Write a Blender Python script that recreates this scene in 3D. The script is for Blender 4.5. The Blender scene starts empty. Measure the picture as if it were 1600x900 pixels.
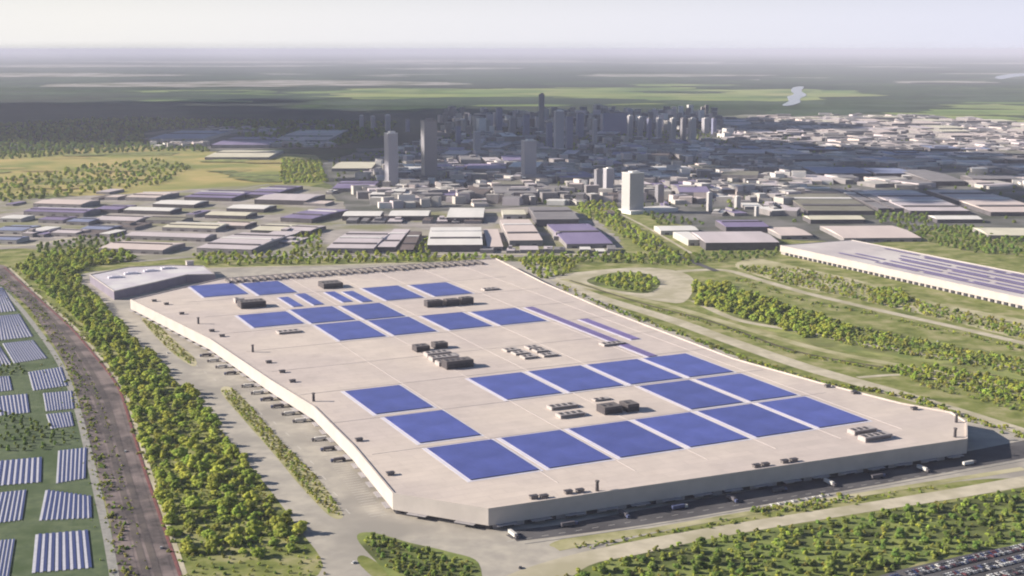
import bpy, bmesh, math, random
import numpy as np
from mathutils import Vector, Matrix
from mathutils.geometry import tessellate_polygon
R = math.radians
random.seed(7)
S = bpy.context.scene
COL = S.collection

# ------------------------------------------------------------------ camera
F_PX, HORIZON, CAM_H = 2060.0, 77.0, 385.0
PITCH = math.atan((450.0 - HORIZON) / F_PX)
cd = bpy.data.cameras.new('camera'); cam = bpy.data.objects.new('camera', cd); COL.objects.link(cam)
cam.location = (0, 0, CAM_H); cam.rotation_euler = (math.pi / 2 - PITCH, 0, 0)
cd.sensor_width = 36.0; cd.lens = 36.0 * F_PX / 1600.0
cd.clip_start = 1.0; cd.clip_end = 600000.0
S.camera = cam

# ------------------------------------------------------------------ sky, sun, exposure
SUN_EL, SUN_AZ = R(24.0), R(178.0)          # azimuth of the sun measured from +X, counter-clockwise: from the left
w = bpy.data.worlds.new('World'); S.world = w; w.use_nodes = True
nt = w.node_tree; nt.nodes.clear()
sky = nt.nodes.new('ShaderNodeTexSky'); sky.sky_type = 'NISHITA'; sky.sun_disc = False
sky.sun_elevation = SUN_EL; sky.sun_rotation = math.pi / 2 - SUN_AZ
sky.altitude = 400; sky.air_density = 1.0; sky.dust_density = 1.2; sky.ozone_density = 4.0
bg = nt.nodes.new('ShaderNodeBackground'); bg.inputs['Strength'].default_value = 0.05
nt.links.new(sky.outputs[0], bg.inputs['Color'])
# a thin bright veil of cloud low over the horizon, whiter on the sun's side
tc = nt.nodes.new('ShaderNodeTexCoord'); sx = nt.nodes.new('ShaderNodeSeparateXYZ'); nt.links.new(tc.outputs['Generated'], sx.inputs[0])
vx = nt.nodes.new('ShaderNodeMapRange'); vx.inputs[1].default_value = -0.30; vx.inputs[2].default_value = 0.38; nt.links.new(sx.outputs[0], vx.inputs[0])
vc = nt.nodes.new('ShaderNodeMix'); vc.data_type = 'RGBA'; vc.inputs[6].default_value = (0.475, 0.465, 0.45, 1); vc.inputs[7].default_value = (0.40, 0.405, 0.475, 1)
nt.links.new(vx.outputs[0], vc.inputs[0])
veil = nt.nodes.new('ShaderNodeBackground'); nt.links.new(vc.outputs[2], veil.inputs['Color']); veil.inputs['Strength'].default_value = 1.0
ve = nt.nodes.new('ShaderNodeMapRange'); ve.interpolation_type = 'SMOOTHSTEP'; ve.inputs[1].default_value = 0.02; ve.inputs[2].default_value = 0.10; ve.inputs[3].default_value = 0.97; ve.inputs[4].default_value = 0.0
nt.links.new(sx.outputs[2], ve.inputs[0])
ws = nt.nodes.new('ShaderNodeMixShader'); nt.links.new(ve.outputs[0], ws.inputs[0]); nt.links.new(bg.outputs[0], ws.inputs[1]); nt.links.new(veil.outputs[0], ws.inputs[2])
wo = nt.nodes.new('ShaderNodeOutputWorld'); nt.links.new(ws.outputs[0], wo.inputs['Surface'])
sd = bpy.data.lights.new('sun', 'SUN'); sd.energy = 5.0; sd.angle = R(0.5); sd.color = (1.0, 0.90, 0.74)
sun = bpy.data.objects.new('sun', sd); COL.objects.link(sun)
sdir = Vector((math.cos(SUN_AZ) * math.cos(SUN_EL), math.sin(SUN_AZ) * math.cos(SUN_EL), math.sin(SUN_EL)))
sun.rotation_euler = sdir.to_track_quat('Z', 'Y').to_euler()
S.view_settings.view_transform = 'Standard'; S.view_settings.look = 'None'
S.view_settings.exposure = 1.0; S.view_settings.gamma = 1.0
S.cycles.use_denoising = True
S.cycles.max_bounces = 5; S.cycles.volume_bounces = 0; S.cycles.transparent_max_bounces = 8
S.cycles.filter_width = 2.0
HAZE_DENSITY = 3.1e-5
HAZE_COLOUR = (0.80, 0.81, 1.0, 1)

# ------------------------------------------------------------------ geometry helpers
CT, ST = math.cos(PITCH), math.sin(PITCH)
def at(px, py, z=0.0):
    """point of the plane at height z that stands at this bearing and dip from the camera"""
    u = (px - 800.0) / F_PX; v = (450.0 - py) / F_PX
    t = (z - CAM_H) / (-ST + v * CT)
    return (u * t, (CT + v * ST) * t)
def proj(x, y, z):
    zz = z - CAM_H
    d = y * CT - zz * ST
    return 800 + F_PX * x / d, 450 - F_PX * (y * ST + zz * CT) / d
AX = R(25.3); CA, SA = math.cos(AX), math.sin(AX)
def AB(a, b): return (a * CA - b * SA, a * SA + b * CA)

class MB:
    def __init__(s): s.v = []; s.f = []; s.m = []
    def quad(s, p, m=0):
        n = len(s.v); s.v += [tuple(q) for q in p]; s.f.append(tuple(range(n, n + len(p)))); s.m.append(m)
    def prism(s, poly, z0, z1, m=0, mtop=None, bottom=False):
        n = len(s.v); k = len(poly)
        s.v += [(p[0], p[1], z0) for p in poly] + [(p[0], p[1], z1) for p in poly]
        for i in range(k):
            j = (i + 1) % k; s.f.append((n + i, n + j, n + k + j, n + k + i)); s.m.append(m)
        s.f.append(tuple(range(n + k, n + 2 * k))); s.m.append(m if mtop is None else mtop)
        if bottom: s.f.append(tuple(reversed(range(n, n + k)))); s.m.append(m)
    def wallring(s, poly, z0, z1, m=0):
        n = len(s.v); k = len(poly)
        s.v += [(p[0], p[1], z0) for p in poly] + [(p[0], p[1], z1) for p in poly]
        for i in range(k):
            j = (i + 1) % k; s.f.append((n + i, n + j, n + k + j, n + k + i)); s.m.append(m)
    def box(s, cx, cy, z0, sx, sy, sz, rot=0.0, m=0, mtop=None):
        c, si = math.cos(rot), math.sin(rot)
        P = [(cx + x * c - y * si, cy + x * si + y * c) for x, y in ((-sx/2, -sy/2), (sx/2, -sy/2), (sx/2, sy/2), (-sx/2, sy/2))]
        s.prism(P, z0, z0 + sz, m, mtop, bottom=True)
    def build(s, name, mats, parent=None, loc=(0, 0, 0), rz=0.0, smooth=False):
        me = bpy.data.meshes.new(name); me.from_pydata(s.v, [], s.f)
        for m in (mats if isinstance(mats, (list, tuple)) else [mats]): me.materials.append(m)
        me.polygons.foreach_set('material_index', s.m)
        if smooth: me.polygons.foreach_set('use_smooth', [True] * len(s.f))
        me.update()
        o = bpy.data.objects.new(name, me); COL.objects.link(o)
        if parent: o.parent = parent
        o.location = loc; o.rotation_euler = (0, 0, rz)
        return o
def tag(o, label=None, cat=None, group=None, kind=None):
    if label: o['label'] = label
    if cat: o['category'] = cat
    if group: o['group'] = group
    if kind: o['kind'] = kind
    return o
def empty(name, loc=(0, 0, 0), rz=0.0):
    o = bpy.data.objects.new(name, None); COL.objects.link(o); o.location = loc; o.rotation_euler = (0, 0, rz)
    o.empty_display_size = 5
    return o
def copy_tree(o):
    c = o.copy(); COL.objects.link(c)
    for ch in list(o.children):
        d = ch.copy(); COL.objects.link(d); d.parent = c
        for g in list(ch.children):
            e = g.copy(); COL.objects.link(e); e.parent = d
    return c
def smooth_line(P, n=6, closed=False):
    out = []; k = len(P)
    rng = range(k) if closed else range(k - 1)
    for i in rng:
        g = (lambda j: P[j % k]) if closed else (lambda j: P[max(0, min(k - 1, j))])
        p0, p1, p2, p3 = g(i - 1), g(i), g(i + 1), g(i + 2)
        for t in np.linspace(0, 1, n, endpoint=False):
            out.append(tuple(0.5 * ((2 * p1[a]) + (-p0[a] + p2[a]) * t + (2*p0[a] - 5*p1[a] + 4*p2[a] - p3[a]) * t*t + (-p0[a] + 3*p1[a] - 3*p2[a] + p3[a]) * t**3) for a in (0, 1)))
    if not closed: out.append(P[-1])
    return out
def ragged(P, amp, seed=0):
    """world polygon with an uneven edge (amp in metres)"""
    rg = random.Random(seed); out = []
    k = len(P)
    for i in range(k):
        a, b = P[i], P[(i + 1) % k]; L = math.hypot(b[0]-a[0], b[1]-a[1]); n = max(1, min(40, int(L / (amp * 2.5))))
        for j in range(n):
            t = j / n; out.append((a[0] + (b[0]-a[0])*t + rg.uniform(-amp, amp), a[1] + (b[1]-a[1])*t + rg.uniform(-amp, amp)))
    return out
def sheet(name, poly, z, mat, kind='structure'):
    k = len(poly)
    if sum(poly[i][0]*poly[(i+1) % k][1] - poly[(i+1) % k][0]*poly[i][1] for i in range(k)) < 0: poly = poly[::-1]
    me = bpy.data.meshes.new(name); tri = []
    V = [(p[0], p[1], z) for p in poly]
    for t in tessellate_polygon([[Vector((p[0], p[1], 0)) for p in poly]]):
        a, b, c = (poly[i] for i in t)
        tri.append(tuple(t) if (b[0]-a[0])*(c[1]-a[1]) - (b[1]-a[1])*(c[0]-a[0]) > 0 else (t[0], t[2], t[1]))
    me.from_pydata(V, [], tri); me.materials.append(mat); me.update()
    o = bpy.data.objects.new(name, me); COL.objects.link(o); o['kind'] = kind
    return o
def px_sheet(name, P, z, mat, sm=True, rag=0, seed=0, n=5):
    Q = smooth_line(P, n, True) if sm else P
    W = [at(*p) for p in Q]
    if rag: W = ragged(W, rag, seed)
    return sheet(name, W, z, mat)
def ribbon(name, line, width, z, mat, n=8, h=None, kind='structure'):
    """strip following a line of pixels, width in metres (number or per-point list)"""
    W = smooth_line([at(*p) for p in line], n)
    ws = np.interp(np.linspace(0, 1, len(W)), np.linspace(0, 1, len(line)), width if isinstance(width, (list, tuple)) else [width] * len(line))
    L, Rr = [], []
    for i, p in enumerate(W):
        a = W[max(0, i-1)]; b = W[min(len(W)-1, i+1)]; dx, dy = b[0]-a[0], b[1]-a[1]; l = math.hypot(dx, dy) or 1
        nx, ny = -dy/l*ws[i]/2, dx/l*ws[i]/2
        L.append((p[0]+nx, p[1]+ny)); Rr.append((p[0]-nx, p[1]-ny))
    m = MB()
    for i in range(len(W)-1):
        m.quad([(*Rr[i], z), (*Rr[i+1], z), (*L[i+1], z), (*L[i], z)])
        if h:
            m.quad([(*L[i], z-h), (*L[i+1], z-h), (*L[i+1], z), (*L[i], z)]); m.quad([(*Rr[i], z-h), (*Rr[i+1], z-h), (*Rr[i+1], z), (*Rr[i], z)])
    o = m.build(name, mat); o['kind'] = kind
    return o
def inside(p, poly):
    x, y = p; c = False; j = len(poly) - 1
    for i in range(len(poly)):
        xi, yi = poly[i]; xj, yj = poly[j]
        if (yi > y) != (yj > y) and x < (xj-xi)*(y-yi)/(yj-yi)+xi: c = not c
        j = i
    return c
def scatter(poly, spacing, seed, cap=4000, px=True):
    """points at least `spacing` apart inside a polygon"""
    W = [at(*p) for p in poly] if px else poly
    rg = random.Random(seed); xs = [p[0] for p in W]; ys = [p[1] for p in W]
    grid = {}; out = []
    area = (max(xs)-min(xs)) * (max(ys)-min(ys)); tries = int(min(200000, 3.0 * area / spacing**2))
    for _ in range(tries):
        p = (rg.uniform(min(xs), max(xs)), rg.uniform(min(ys), max(ys)))
        if not inside(p, W): continue
        g = (int(p[0]//spacing), int(p[1]//spacing))
        if any((q[0]-p[0])**2 + (q[1]-p[1])**2 < spacing**2 for a in (-1, 0, 1) for b in (-1, 0, 1) for q in grid.get((g[0]+a, g[1]+b), ())): continue
        grid.setdefault(g, []).append(p); out.append(p)
        if len(out) >= cap: break
    return out

# ------------------------------------------------------------------ materials
MATS = {}
def mat(name, c1, c2=None, scale=0.1, rough=0.8, spec=0.3, detail=4, c3=None, scale3=0.01, rand=0.0, metal=0.0, bump=0.0, stretch=None):
    """two-tone noise over the surface's own position; c3 adds a slower, larger variation"""
    if name in MATS: return MATS[name]
    m = bpy.data.materials.new(name); m.use_nodes = True; t = m.node_tree; N = t.nodes; L = t.links
    b = N['Principled BSDF']; b.inputs['Roughness'].default_value = rough
    b.inputs['Specular IOR Level'].default_value = spec; b.inputs['Metallic'].default_value = metal
    geo = N.new('ShaderNodeNewGeometry')
    src = geo.outputs['Position']
    if stretch:
        mp = N.new('ShaderNodeMapping'); mp.inputs['Rotation'].default_value = (0, 0, stretch[0]); mp.inputs['Scale'].default_value = (stretch[1], stretch[2], 1)
        L.new(src, mp.inputs[0]); src = mp.outputs[0]
    c2 = c2 or tuple(x*0.8 for x in c1)
    n = N.new('ShaderNodeTexNoise'); n.inputs['Scale'].default_value = scale; n.inputs['Detail'].default_value = detail; n.inputs['Roughness'].default_value = 0.6
    L.new(src, n.inputs['Vector'])
    r = N.new('ShaderNodeValToRGB'); r.color_ramp.elements[0].position = 0.36; r.color_ramp.elements[1].position = 0.64
    r.color_ramp.elements[0].color = (*c1, 1); r.color_ramp.elements[1].color = (*c2, 1)
    L.new(n.outputs['Fac'], r.inputs[0]); out = r.outputs[0]
    if c3:
        n3 = N.new('ShaderNodeTexNoise'); n3.inputs['Scale'].default_value = scale3; n3.inputs['Detail'].default_value = 3
        L.new(geo.outputs['Position'], n3.inputs['Vector'])
        r3 = N.new('ShaderNodeValToRGB'); r3.color_ramp.elements[0].position = 0.45; r3.color_ramp.elements[1].position = 0.62
        L.new(n3.outputs['Fac'], r3.inputs[0])
        mx = N.new('ShaderNodeMix'); mx.data_type = 'RGBA'; L.new(r3.outputs[0], mx.inputs[0]); L.new(out, mx.inputs[6]); mx.inputs[7].default_value = (*c3, 1)
        out = mx.outputs[2]
    if rand:
        oi = N.new('ShaderNodeObjectInfo'); h = N.new('ShaderNodeHueSaturation')
        ma = N.new('ShaderNodeMapRange'); ma.inputs[3].default_value = 1 - rand; ma.inputs[4].default_value = 1 + rand
        L.new(oi.outputs['Random'], ma.inputs[0]); L.new(ma.outputs[0], h.inputs['Value'])
        mh = N.new('ShaderNodeMapRange'); mh.inputs[3].default_value = 0.5 - rand*0.09; mh.inputs[4].default_value = 0.5 + rand*0.10
        mm = N.new('ShaderNodeMath'); mm.operation = 'FRACT'; mk = N.new('ShaderNodeMath'); mk.operation = 'MULTIPLY'; mk.inputs[1].default_value = 17.3
        L.new(oi.outputs['Random'], mk.inputs[0]); L.new(mk.outputs[0], mm.inputs[0]); L.new(mm.outputs[0], mh.inputs[0]); L.new(mh.outputs[0], h.inputs['Hue'])
        L.new(out, h.inputs['Color']); out = h.outputs[0]
    L.new(out, b.inputs['Base Color'])
    if bump:
        bp = N.new('ShaderNodeBump'); bp.inputs['Strength'].default_value = 0.6; bp.inputs['Distance'].default_value = bump
        L.new(n.outputs['Fac'], bp.inputs['Height']); L.new(bp.outputs[0], b.inputs['Normal'])
    MATS[name] = m
    return m

def ground_material():
    m = bpy.data.materials.new('land'); m.use_nodes = True; t = m.node_tree; N = t.nodes; L = t.links
    b = N['Principled BSDF']; b.inputs['Roughness'].default_value = 0.95; b.inputs['Specular IOR Level'].default_value = 0.1
    geo = N.new('ShaderNodeNewGeometry')
    def noise(s, d=4, rough=0.6):
        n = N.new('ShaderNodeTexNoise'); n.inputs['Scale'].default_value = s; n.inputs['Detail'].default_value = d; n.inputs['Roughness'].default_value = rough
        L.new(geo.outputs['Position'], n.inputs['Vector']); return n.outputs['Fac']
    def ramp(f, *st):
        r = N.new('ShaderNodeValToRGB'); e = r.color_ramp.elements
        while len(e) < len(st): e.new(0.5)
        for k, (p, c) in zip(e, st): k.position = p; k.color = (*c, 1)
        L.new(f, r.inputs[0]); return r.outputs[0]
    def mix(f, a, c, mode='MIX'):
        x = N.new('ShaderNodeMix'); x.data_type = 'RGBA'; x.blend_type = mode
        L.new(f, x.inputs[0]) if not isinstance(f, float) else setattr(x.inputs[0], 'default_value', f)
        L.new(a, x.inputs[6]); L.new(c, x.inputs[7]); return x.outputs[2]
    near = ramp(noise(0.03, 6), (0.32, (0.085, 0.11, 0.028)), (0.48, (0.18, 0.20, 0.06)), (0.68, (0.33, 0.30, 0.17)))
    # open country: woods, fields and pale villages, kilometres across
    far = ramp(noise(0.00055, 9, 0.68), (0.34, (0.013, 0.033, 0.018)), (0.48, (0.030, 0.062, 0.022)), (0.58, (0.045, 0.08, 0.028)), (0.66, (0.11, 0.16, 0.05)), (0.74, (0.22, 0.21, 0.12)))
    speck = ramp(noise(0.006, 3), (0.40, (0.55, 0.55, 0.55)), (0.66, (1.3, 1.3, 1.2)))
    far = mix(1.0, far, speck, 'MULTIPLY')
    sp = N.new('ShaderNodeSeparateXYZ'); L.new(geo.outputs['Position'], sp.inputs[0])
    mr = N.new('ShaderNodeMapRange'); mr.inputs[1].default_value = 3200; mr.inputs[2].default_value = 4200; L.new(sp.outputs[1], mr.inputs[0])
    L.new(mix(mr.outputs[0], near, far), b.inputs['Base Color'])
    return m
M_land = ground_material()
M_concrete = mat('concrete_paving', (0.42, 0.385, 0.34), (0.32, 0.295, 0.27), 0.05, 0.9, c3=(0.27, 0.25, 0.23), scale3=0.012)
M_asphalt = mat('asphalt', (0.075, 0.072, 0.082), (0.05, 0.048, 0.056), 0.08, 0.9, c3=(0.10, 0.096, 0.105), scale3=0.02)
M_path = mat('sandy_path', (0.50, 0.45, 0.36), (0.40, 0.36, 0.285), 0.06, 0.95, c3=(0.34, 0.31, 0.22), scale3=0.015)
M_verge = mat('dry_verge', (0.36, 0.335, 0.19), (0.22, 0.22, 0.095), 0.06, 0.95, c3=(0.44, 0.40, 0.27), scale3=0.012)
M_grass = mat('grass', (0.11, 0.15, 0.035), (0.22, 0.25, 0.075), 0.05, 0.95, detail=7, c3=(0.07, 0.085, 0.025), scale3=0.02)
M_rough = mat('rough_grass', (0.13, 0.17, 0.04), (0.30, 0.31, 0.11), 0.035, 0.95, detail=8, c3=(0.12, 0.13, 0.04), scale3=0.012)
M_farmgrass = mat('solar_farm_grass', (0.06, 0.09, 0.045), (0.10, 0.13, 0.065), 0.1, 0.95, c3=(0.05, 0.08, 0.03), scale3=0.02)
M_ballast = mat('track_ballast', (0.115, 0.095, 0.10), (0.055, 0.046, 0.05), 0.09, 0.95, detail=8, c3=(0.20, 0.16, 0.16), scale3=0.03)
M_ballast_dark = mat('oily_ballast', (0.085, 0.072, 0.075), (0.05, 0.042, 0.048), 0.15, 0.95, c3=(0.12, 0.10, 0.095), scale3=0.03)
M_kerbred = mat('red_kerb', (0.20, 0.075, 0.075), (0.13, 0.055, 0.06), 0.15, 0.9)
M_rail = mat('steel_rail', (0.20, 0.17, 0.16), (0.13, 0.11, 0.11), 0.3, 0.4, 0.5, metal=0.6)
M_gravel = mat('pale_gravel', (0.30, 0.29, 0.28), (0.22, 0.215, 0.21), 0.15, 0.95)
M_yard = mat('industrial_yard', (0.36, 0.325, 0.315), (0.22, 0.20, 0.195), 0.02, 0.95, c3=(0.19, 0.19, 0.10), scale3=0.006)
M_cityland = mat('city_land', (0.10, 0.10, 0.10), (0.055, 0.065, 0.045), 0.012, 0.95, c3=(0.16, 0.155, 0.155), scale3=0.008)
M_meadow = mat('golden_meadow', (0.42, 0.32, 0.13), (0.25, 0.25, 0.065), 0.006, 0.95, detail=8, c3=(0.17, 0.195, 0.045), scale3=0.004)
M_meadow2 = mat('ochre_meadow', (0.36, 0.29, 0.11), (0.26, 0.23, 0.075), 0.01, 0.95, detail=8)
M_field = mat('green_field', (0.16, 0.24, 0.06), (0.07, 0.12, 0.035), 0.0016, 0.95, detail=9, c3=(0.26, 0.30, 0.10), scale3=0.0012)
M_forestfloor = mat('forest_floor', (0.02, 0.034, 0.018), (0.03, 0.048, 0.022), 0.004, 0.95, c3=(0.014, 0.024, 0.016), scale3=0.0012)
M_pale = mat('pale_land', (0.40, 0.37, 0.35), (0.25, 0.24, 0.23), 0.003, 0.95, c3=(0.10, 0.11, 0.06), scale3=0.002)

# ------------------------------------------------------------------ ground: one sheet to the horizon
def ground():
    u = np.linspace(-1, 1, 61); c = np.sign(u) * (np.abs(u)**1.0 * 2500 + np.abs(u)**7 * 220000)
    m = MB(); n = len(c)
    v = [(x, y + 1500, 0.0) for y in c for x in c]
    m.v = v
    for j in range(n-1):
        for i in range(n-1):
            m.f.append((j*n+i, j*n+i+1, (j+1)*n+i+1, (j+1)*n+i)); m.m.append(0)
    o = m.build('ground', M_land); o['kind'] = 'structure'
ground()

# far country
px_sheet('forest_floor', [(-60,150),(150,146),(330,160),(520,172),(600,178),(700,168),(900,165),(1150,172),(1260,178),(1240,190),(1000,196),(600,232),(300,226),(120,232),(-60,236)], 0.6, M_forestfloor, rag=60, seed=1)
def plots(zone, n, size, mats, seed):
    rg = random.Random(seed); Wz = [at(*p) for p in zone]; xs = [p[0] for p in zone]; ys = [p[1] for p in zone]; k = 0
    while k < n:
        p = (rg.uniform(min(xs), max(xs)), rg.uniform(min(ys), max(ys)))
        if not inside(p, zone): continue
        x, y = at(*p); q = rg.uniform(*size)*y/9000; an = rg.uniform(-.3, .3); P = []
        for i in range(9):
            t = 2*math.pi*i/9; r = q*rg.uniform(0.55, 1.2); u, v = r*math.cos(t)*1.5, r*math.sin(t)
            P.append((x + u*math.cos(an) - v*math.sin(an), y + u*math.sin(an) + v*math.cos(an)))
        sheet('field', ragged(P, q*0.12, k), 0.9 + 0.05*((k*7+seed*3) % 60), rg.choice(mats)); k += 1
M_field2 = mat('pale_field', (0.22, 0.28, 0.09), (0.13, 0.18, 0.05), 0.003, 0.95, detail=8, c3=(0.30, 0.30, 0.13), scale3=0.0015)
M_wood = mat('far_wood', (0.014, 0.038, 0.018), (0.045, 0.085, 0.028), 0.004, 0.95, detail=9, c3=(0.018, 0.036, 0.022), scale3=0.0008)
plots([(540,150),(620,134),(760,130),(900,128),(1080,132),(1230,140),(1180,158),(1000,162),(840,164),(640,170)], 46, (240, 620), [M_field, M_field2, M_field, M_wood], 2)
plots([(1380,180),(1480,165),(1640,160),(1640,194),(1520,190)], 16, (160, 380), [M_field, M_field2], 3)
plots([(1240,176),(1640,140),(1640,160),(1300,182)], 14, (160, 380), [M_wood, M_wood], 4)
plots([(200,152),(330,138),(540,136),(520,150),(300,160)], 22, (160, 400), [M_wood, M_wood, M_wood, M_field], 5)
plots([(-40,108),(1640,104),(1640,132),(-40,136)], 120, (300, 800), [M_wood, M_wood, M_wood, M_wood, M_wood, M_wood, M_wood, M_forestfloor, M_pale], 6)
plots([(-40,140),(520,158),(560,180),(-40,190)], 26, (160, 380), [M_wood, M_forestfloor], 7)
plots([(-40,94),(1640,92),(1640,102),(-40,104)], 40, (400, 900), [M_wood, M_wood, M_wood, M_pale], 8)
px_sheet('meadow', [(-60,240),(60,232),(220,226),(330,236),(420,240),(505,246),(515,286),(430,292),(260,302),(120,312),(-60,322)], 0.3, M_meadow, rag=25, seed=7)
plots([(-40,244),(120,236),(300,236),(420,246),(500,262),(420,286),(250,296),(100,306),(-40,314)], 26, (70, 190), [M_grass, M_rough, M_meadow2], 9)
px_sheet('industrial_ground', [(-60,322),(60,310),(250,300),(430,288),(530,300),(560,330),(760,322),(900,330),(970,395),(800,402),(440,404),(300,404),(160,410),(120,398),(40,388),(-60,388)], 0.35, M_yard, rag=8, seed=8)
px_sheet('city_ground', [(500,258),(560,236),(540,205),(700,190),(900,182),(1100,180),(1200,188),(1350,190),(1640,205),(1640,372),(1500,352),(1380,380),(1230,374),(1100,378),(1060,348),(930,322),(760,326),(560,334),(525,300)], 0.45, M_cityland, rag=15, seed=9)
px_sheet('industrial_ground', [(1110,184),(1250,178),(1420,180),(1560,190),(1640,200),(1640,222),(1480,222),(1300,212),(1140,206)], 0.7, M_pale, rag=30, seed=10)
px_sheet('industrial_ground', [(225,208),(330,200),(520,198),(525,228),(400,234),(320,236),(240,220)], 0.8, M_cityland, rag=25, seed=11)

# ------------------------------------------------------------------ roads and surfaces round the factory
px_sheet('pavement', [(118,434),(200,420),(310,420),(800,408),(870,432),(960,478),(1160,560),(1300,600),(1420,632),(1530,660),(1640,700),(1640,742),(1500,752),(1250,792),(1000,838),(880,880),(800,905),(760,930),(690,930),(640,915),(600,886),(568,868),(560,880),(600,930),(470,930),(505,885),(470,830),(425,770),(385,720),(330,655),(285,605),(225,545),(165,480)], 0.05, M_concrete, n=4)
px_sheet('lawn', [(345,612),(362,606),(395,638),(440,690),(490,740),(525,785),(536,808),(515,806),(470,760),(430,712),(380,655)], 0.12, M_verge)
px_sheet('lawn', [(222,500),(240,502),(280,538),(306,562),(300,572),(262,545)], 0.12, M_verge)
px_sheet('lawn', [(558,842),(580,832),(640,848),(700,862),(748,880),(740,930),(640,930),(600,890)], 0.12, M_grass)
px_sheet('lawn', [(858,852),(900,838),(1010,826),(960,836),(900,856)], 0.12, M_verge)
ribbon('road', [(800,838),(1000,812),(1250,770),(1450,735),(1700,690)], 24, 0.12, M_asphalt)
px_sheet('road', [(790,836),(1000,797),(1250,752),(1530,702),(1600,688),(1640,690),(1640,700),(1450,738),(1250,772),(1000,814),(800,842)], 0.09, M_asphalt, sm=False)  # dark paving to the wall's foot, its colour standing in for cast shadow
ribbon('kerb', [(820,850),(1000,824),(1250,782),(1450,747),(1700,702)], 1.2, 0.27, M_gravel, h=0.15)
px_sheet('path', [(780,905),(860,876),(960,852),(1100,826),(1300,794),(1480,765),(1640,738),(1640,752),(1500,778),(1320,806),(1120,840),(1000,866),(920,884),(850,930),(760,930)], 0.14, M_path)
ribbon('lawn', [(870,858),(1000,832),(1200,797),(1400,764),(1600,732)], 9, 0.16, M_verge)
px_sheet('forest_edge', [(860,905),(960,872),(1090,842),(1300,812),(1480,786),(1640,762),(1640,850),(1540,858),(1420,885),(1380,930),(840,930)], 0.05, M_grass)
px_sheet('car_park', [(1300,922),(1400,892),(1530,862),(1640,842),(1640,960),(1300,960)], 0.1, M_asphalt, sm=False)
# right of the factory
ribbon('road', [(868,436),(930,462),(1050,500),(1150,536),(1260,574),(1400,614),(1520,650),(1680,700)], [20,24,27,27,27,26,24,20], 0.1, M_path)
ribbon('path', [(880,436),(960,458),(1060,482),(1160,512),(1280,546),(1400,570),(1520,592),(1680,628)], 16, 0.14, M_verge)
ribbon('ditch', [(890,438),(1010,476),(1110,502),(1230,545),(1330,566),(1480,590),(1680,632)], 5, 0.2, mat('ditch_earth', (0.09,0.07,0.05), (0.06,0.055,0.035), 0.1, 0.95))
px_sheet('path', [(868,432),(915,424),(1000,418),(1060,424),(1085,440),(1072,470),(1040,472),(960,458),(895,446)], 0.12, M_path)
px_sheet('lawn', [(918,437),(960,426),(1010,428),(1032,442),(1012,458),(965,454),(930,446)], 0.2, M_grass)
ribbon('road', [(1060,424),(1130,422),(1190,438),(1260,458),(1361,482),(1487,510),(1640,546)], [24,18,17,17,17,17,17], 0.16, M_path)
ribbon('road', [(1085,470),(1150,499),(1240,516),(1319,532),(1460,556),(1640,582)], 14, 0.18, M_path)
ribbon('road', [(1340,590),(1420,586),(1500,600),(1640,628)], 9, 0.2, M_path)
px_sheet('lawn', [(1080,445),(1140,440),(1220,470),(1330,505),(1450,530),(1640,572),(1640,600),(1480,570),(1300,545),(1180,510),(1090,480)], 0.11, M_rough, rag=4, seed=21)
px_sheet('path', [(1150,418),(1180,404),(1250,418),(1350,440),(1450,470),(1640,510),(1640,540),(1480,500),(1340,468),(1240,446)], 0.08, M_verge, rag=2, seed=22)
ribbon('road', [(905,300),(930,322),(965,345),(1000,366),(1040,388),(1085,410),(1120,424)], [14,14,14,14,14,14,14], 0.5, M_asphalt)
ribbon('road', [(960,330),(1000,350),(1040,372),(1080,396)], 7, 0.55, M_path)
ribbon('road', [(-40,384),(30,384),(70,380),(110,372),(170,366)], 14, 0.5, M_path)
ribbon('road', [(300,420),(420,417),(600,413),(800,408)], 10, 0.5, M_path)
ribbon('road', [(470,400),(700,398),(960,398)], 12, 0.5, M_path)
ribbon('road', [(-40,352),(90,338),(220,322),(420,288)], 10, 0.5, M_gravel)
ribbon('road', [(520,352),(700,348),(860,352)], 12, 0.5, M_gravel)

# railway corridor and the solar farm's ground on the left
px_sheet('solar_farm_ground', [(-80,430),(0,440),(30,478),(80,545),(110,610),(125,660),(148,740),(166,810),(185,940),(-120,940)], 0.03, M_farmgrass)
ribbon('path', [(-20,432),(20,468),(62,520),(96,572),(118,630),(134,690),(150,760),(166,830),(182,920)], 7, 0.1, M_gravel)
px_sheet('railway_bed', [(-25,414),(14,418),(62,465),(112,510),(152,555),(187,602),(207,660),(228,730),(252,800),(296,930),(196,930),(172,812),(150,728),(131,655),(113,592),(80,532),(38,474),(-25,425)], 0.08, M_ballast)
TRK = [[(x0+(x1-x0)*k, y0+(y1-y0)*k) for (x0,y0),(x1,y1) in zip([(-20,422),(40,474),(82,532),(114,590),(133,655),(152,728),(174,812),(200,930)], [(14,420),(63,467),(112,512),(150,557),(184,604),(204,660),(224,730),(286,930)])] for k in (0.22, 0.42, 0.62, 0.8)]
TRK = []
Lf = [(-20,424),(40,474),(82,532),(114,592),(133,655),(152,728),(174,812),(200,930)]
Rt = [(10,418),(63,467),(112,511),(151,556),(186,603),(206,660),(227,730),(290,915)]
for k in (0.2, 0.4, 0.6, 0.8): TRK.append([(a[0]+(b[0]-a[0])*k, a[1]+(b[1]-a[1])*k) for a, b in zip(Lf, Rt)])
for i, tr in enumerate(TRK):
    ribbon('track_bed', tr, 5.5, 0.22, M_ballast_dark if i in (1, 2) else M_ballast, h=0.14)
for e, wd in ((Rt, 2.4),):
    ribbon('kerb', [(p[0]+(4 if e is Lf else -3), p[1]) for p in e], wd, 0.4, M_kerbred, h=0.3)
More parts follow.
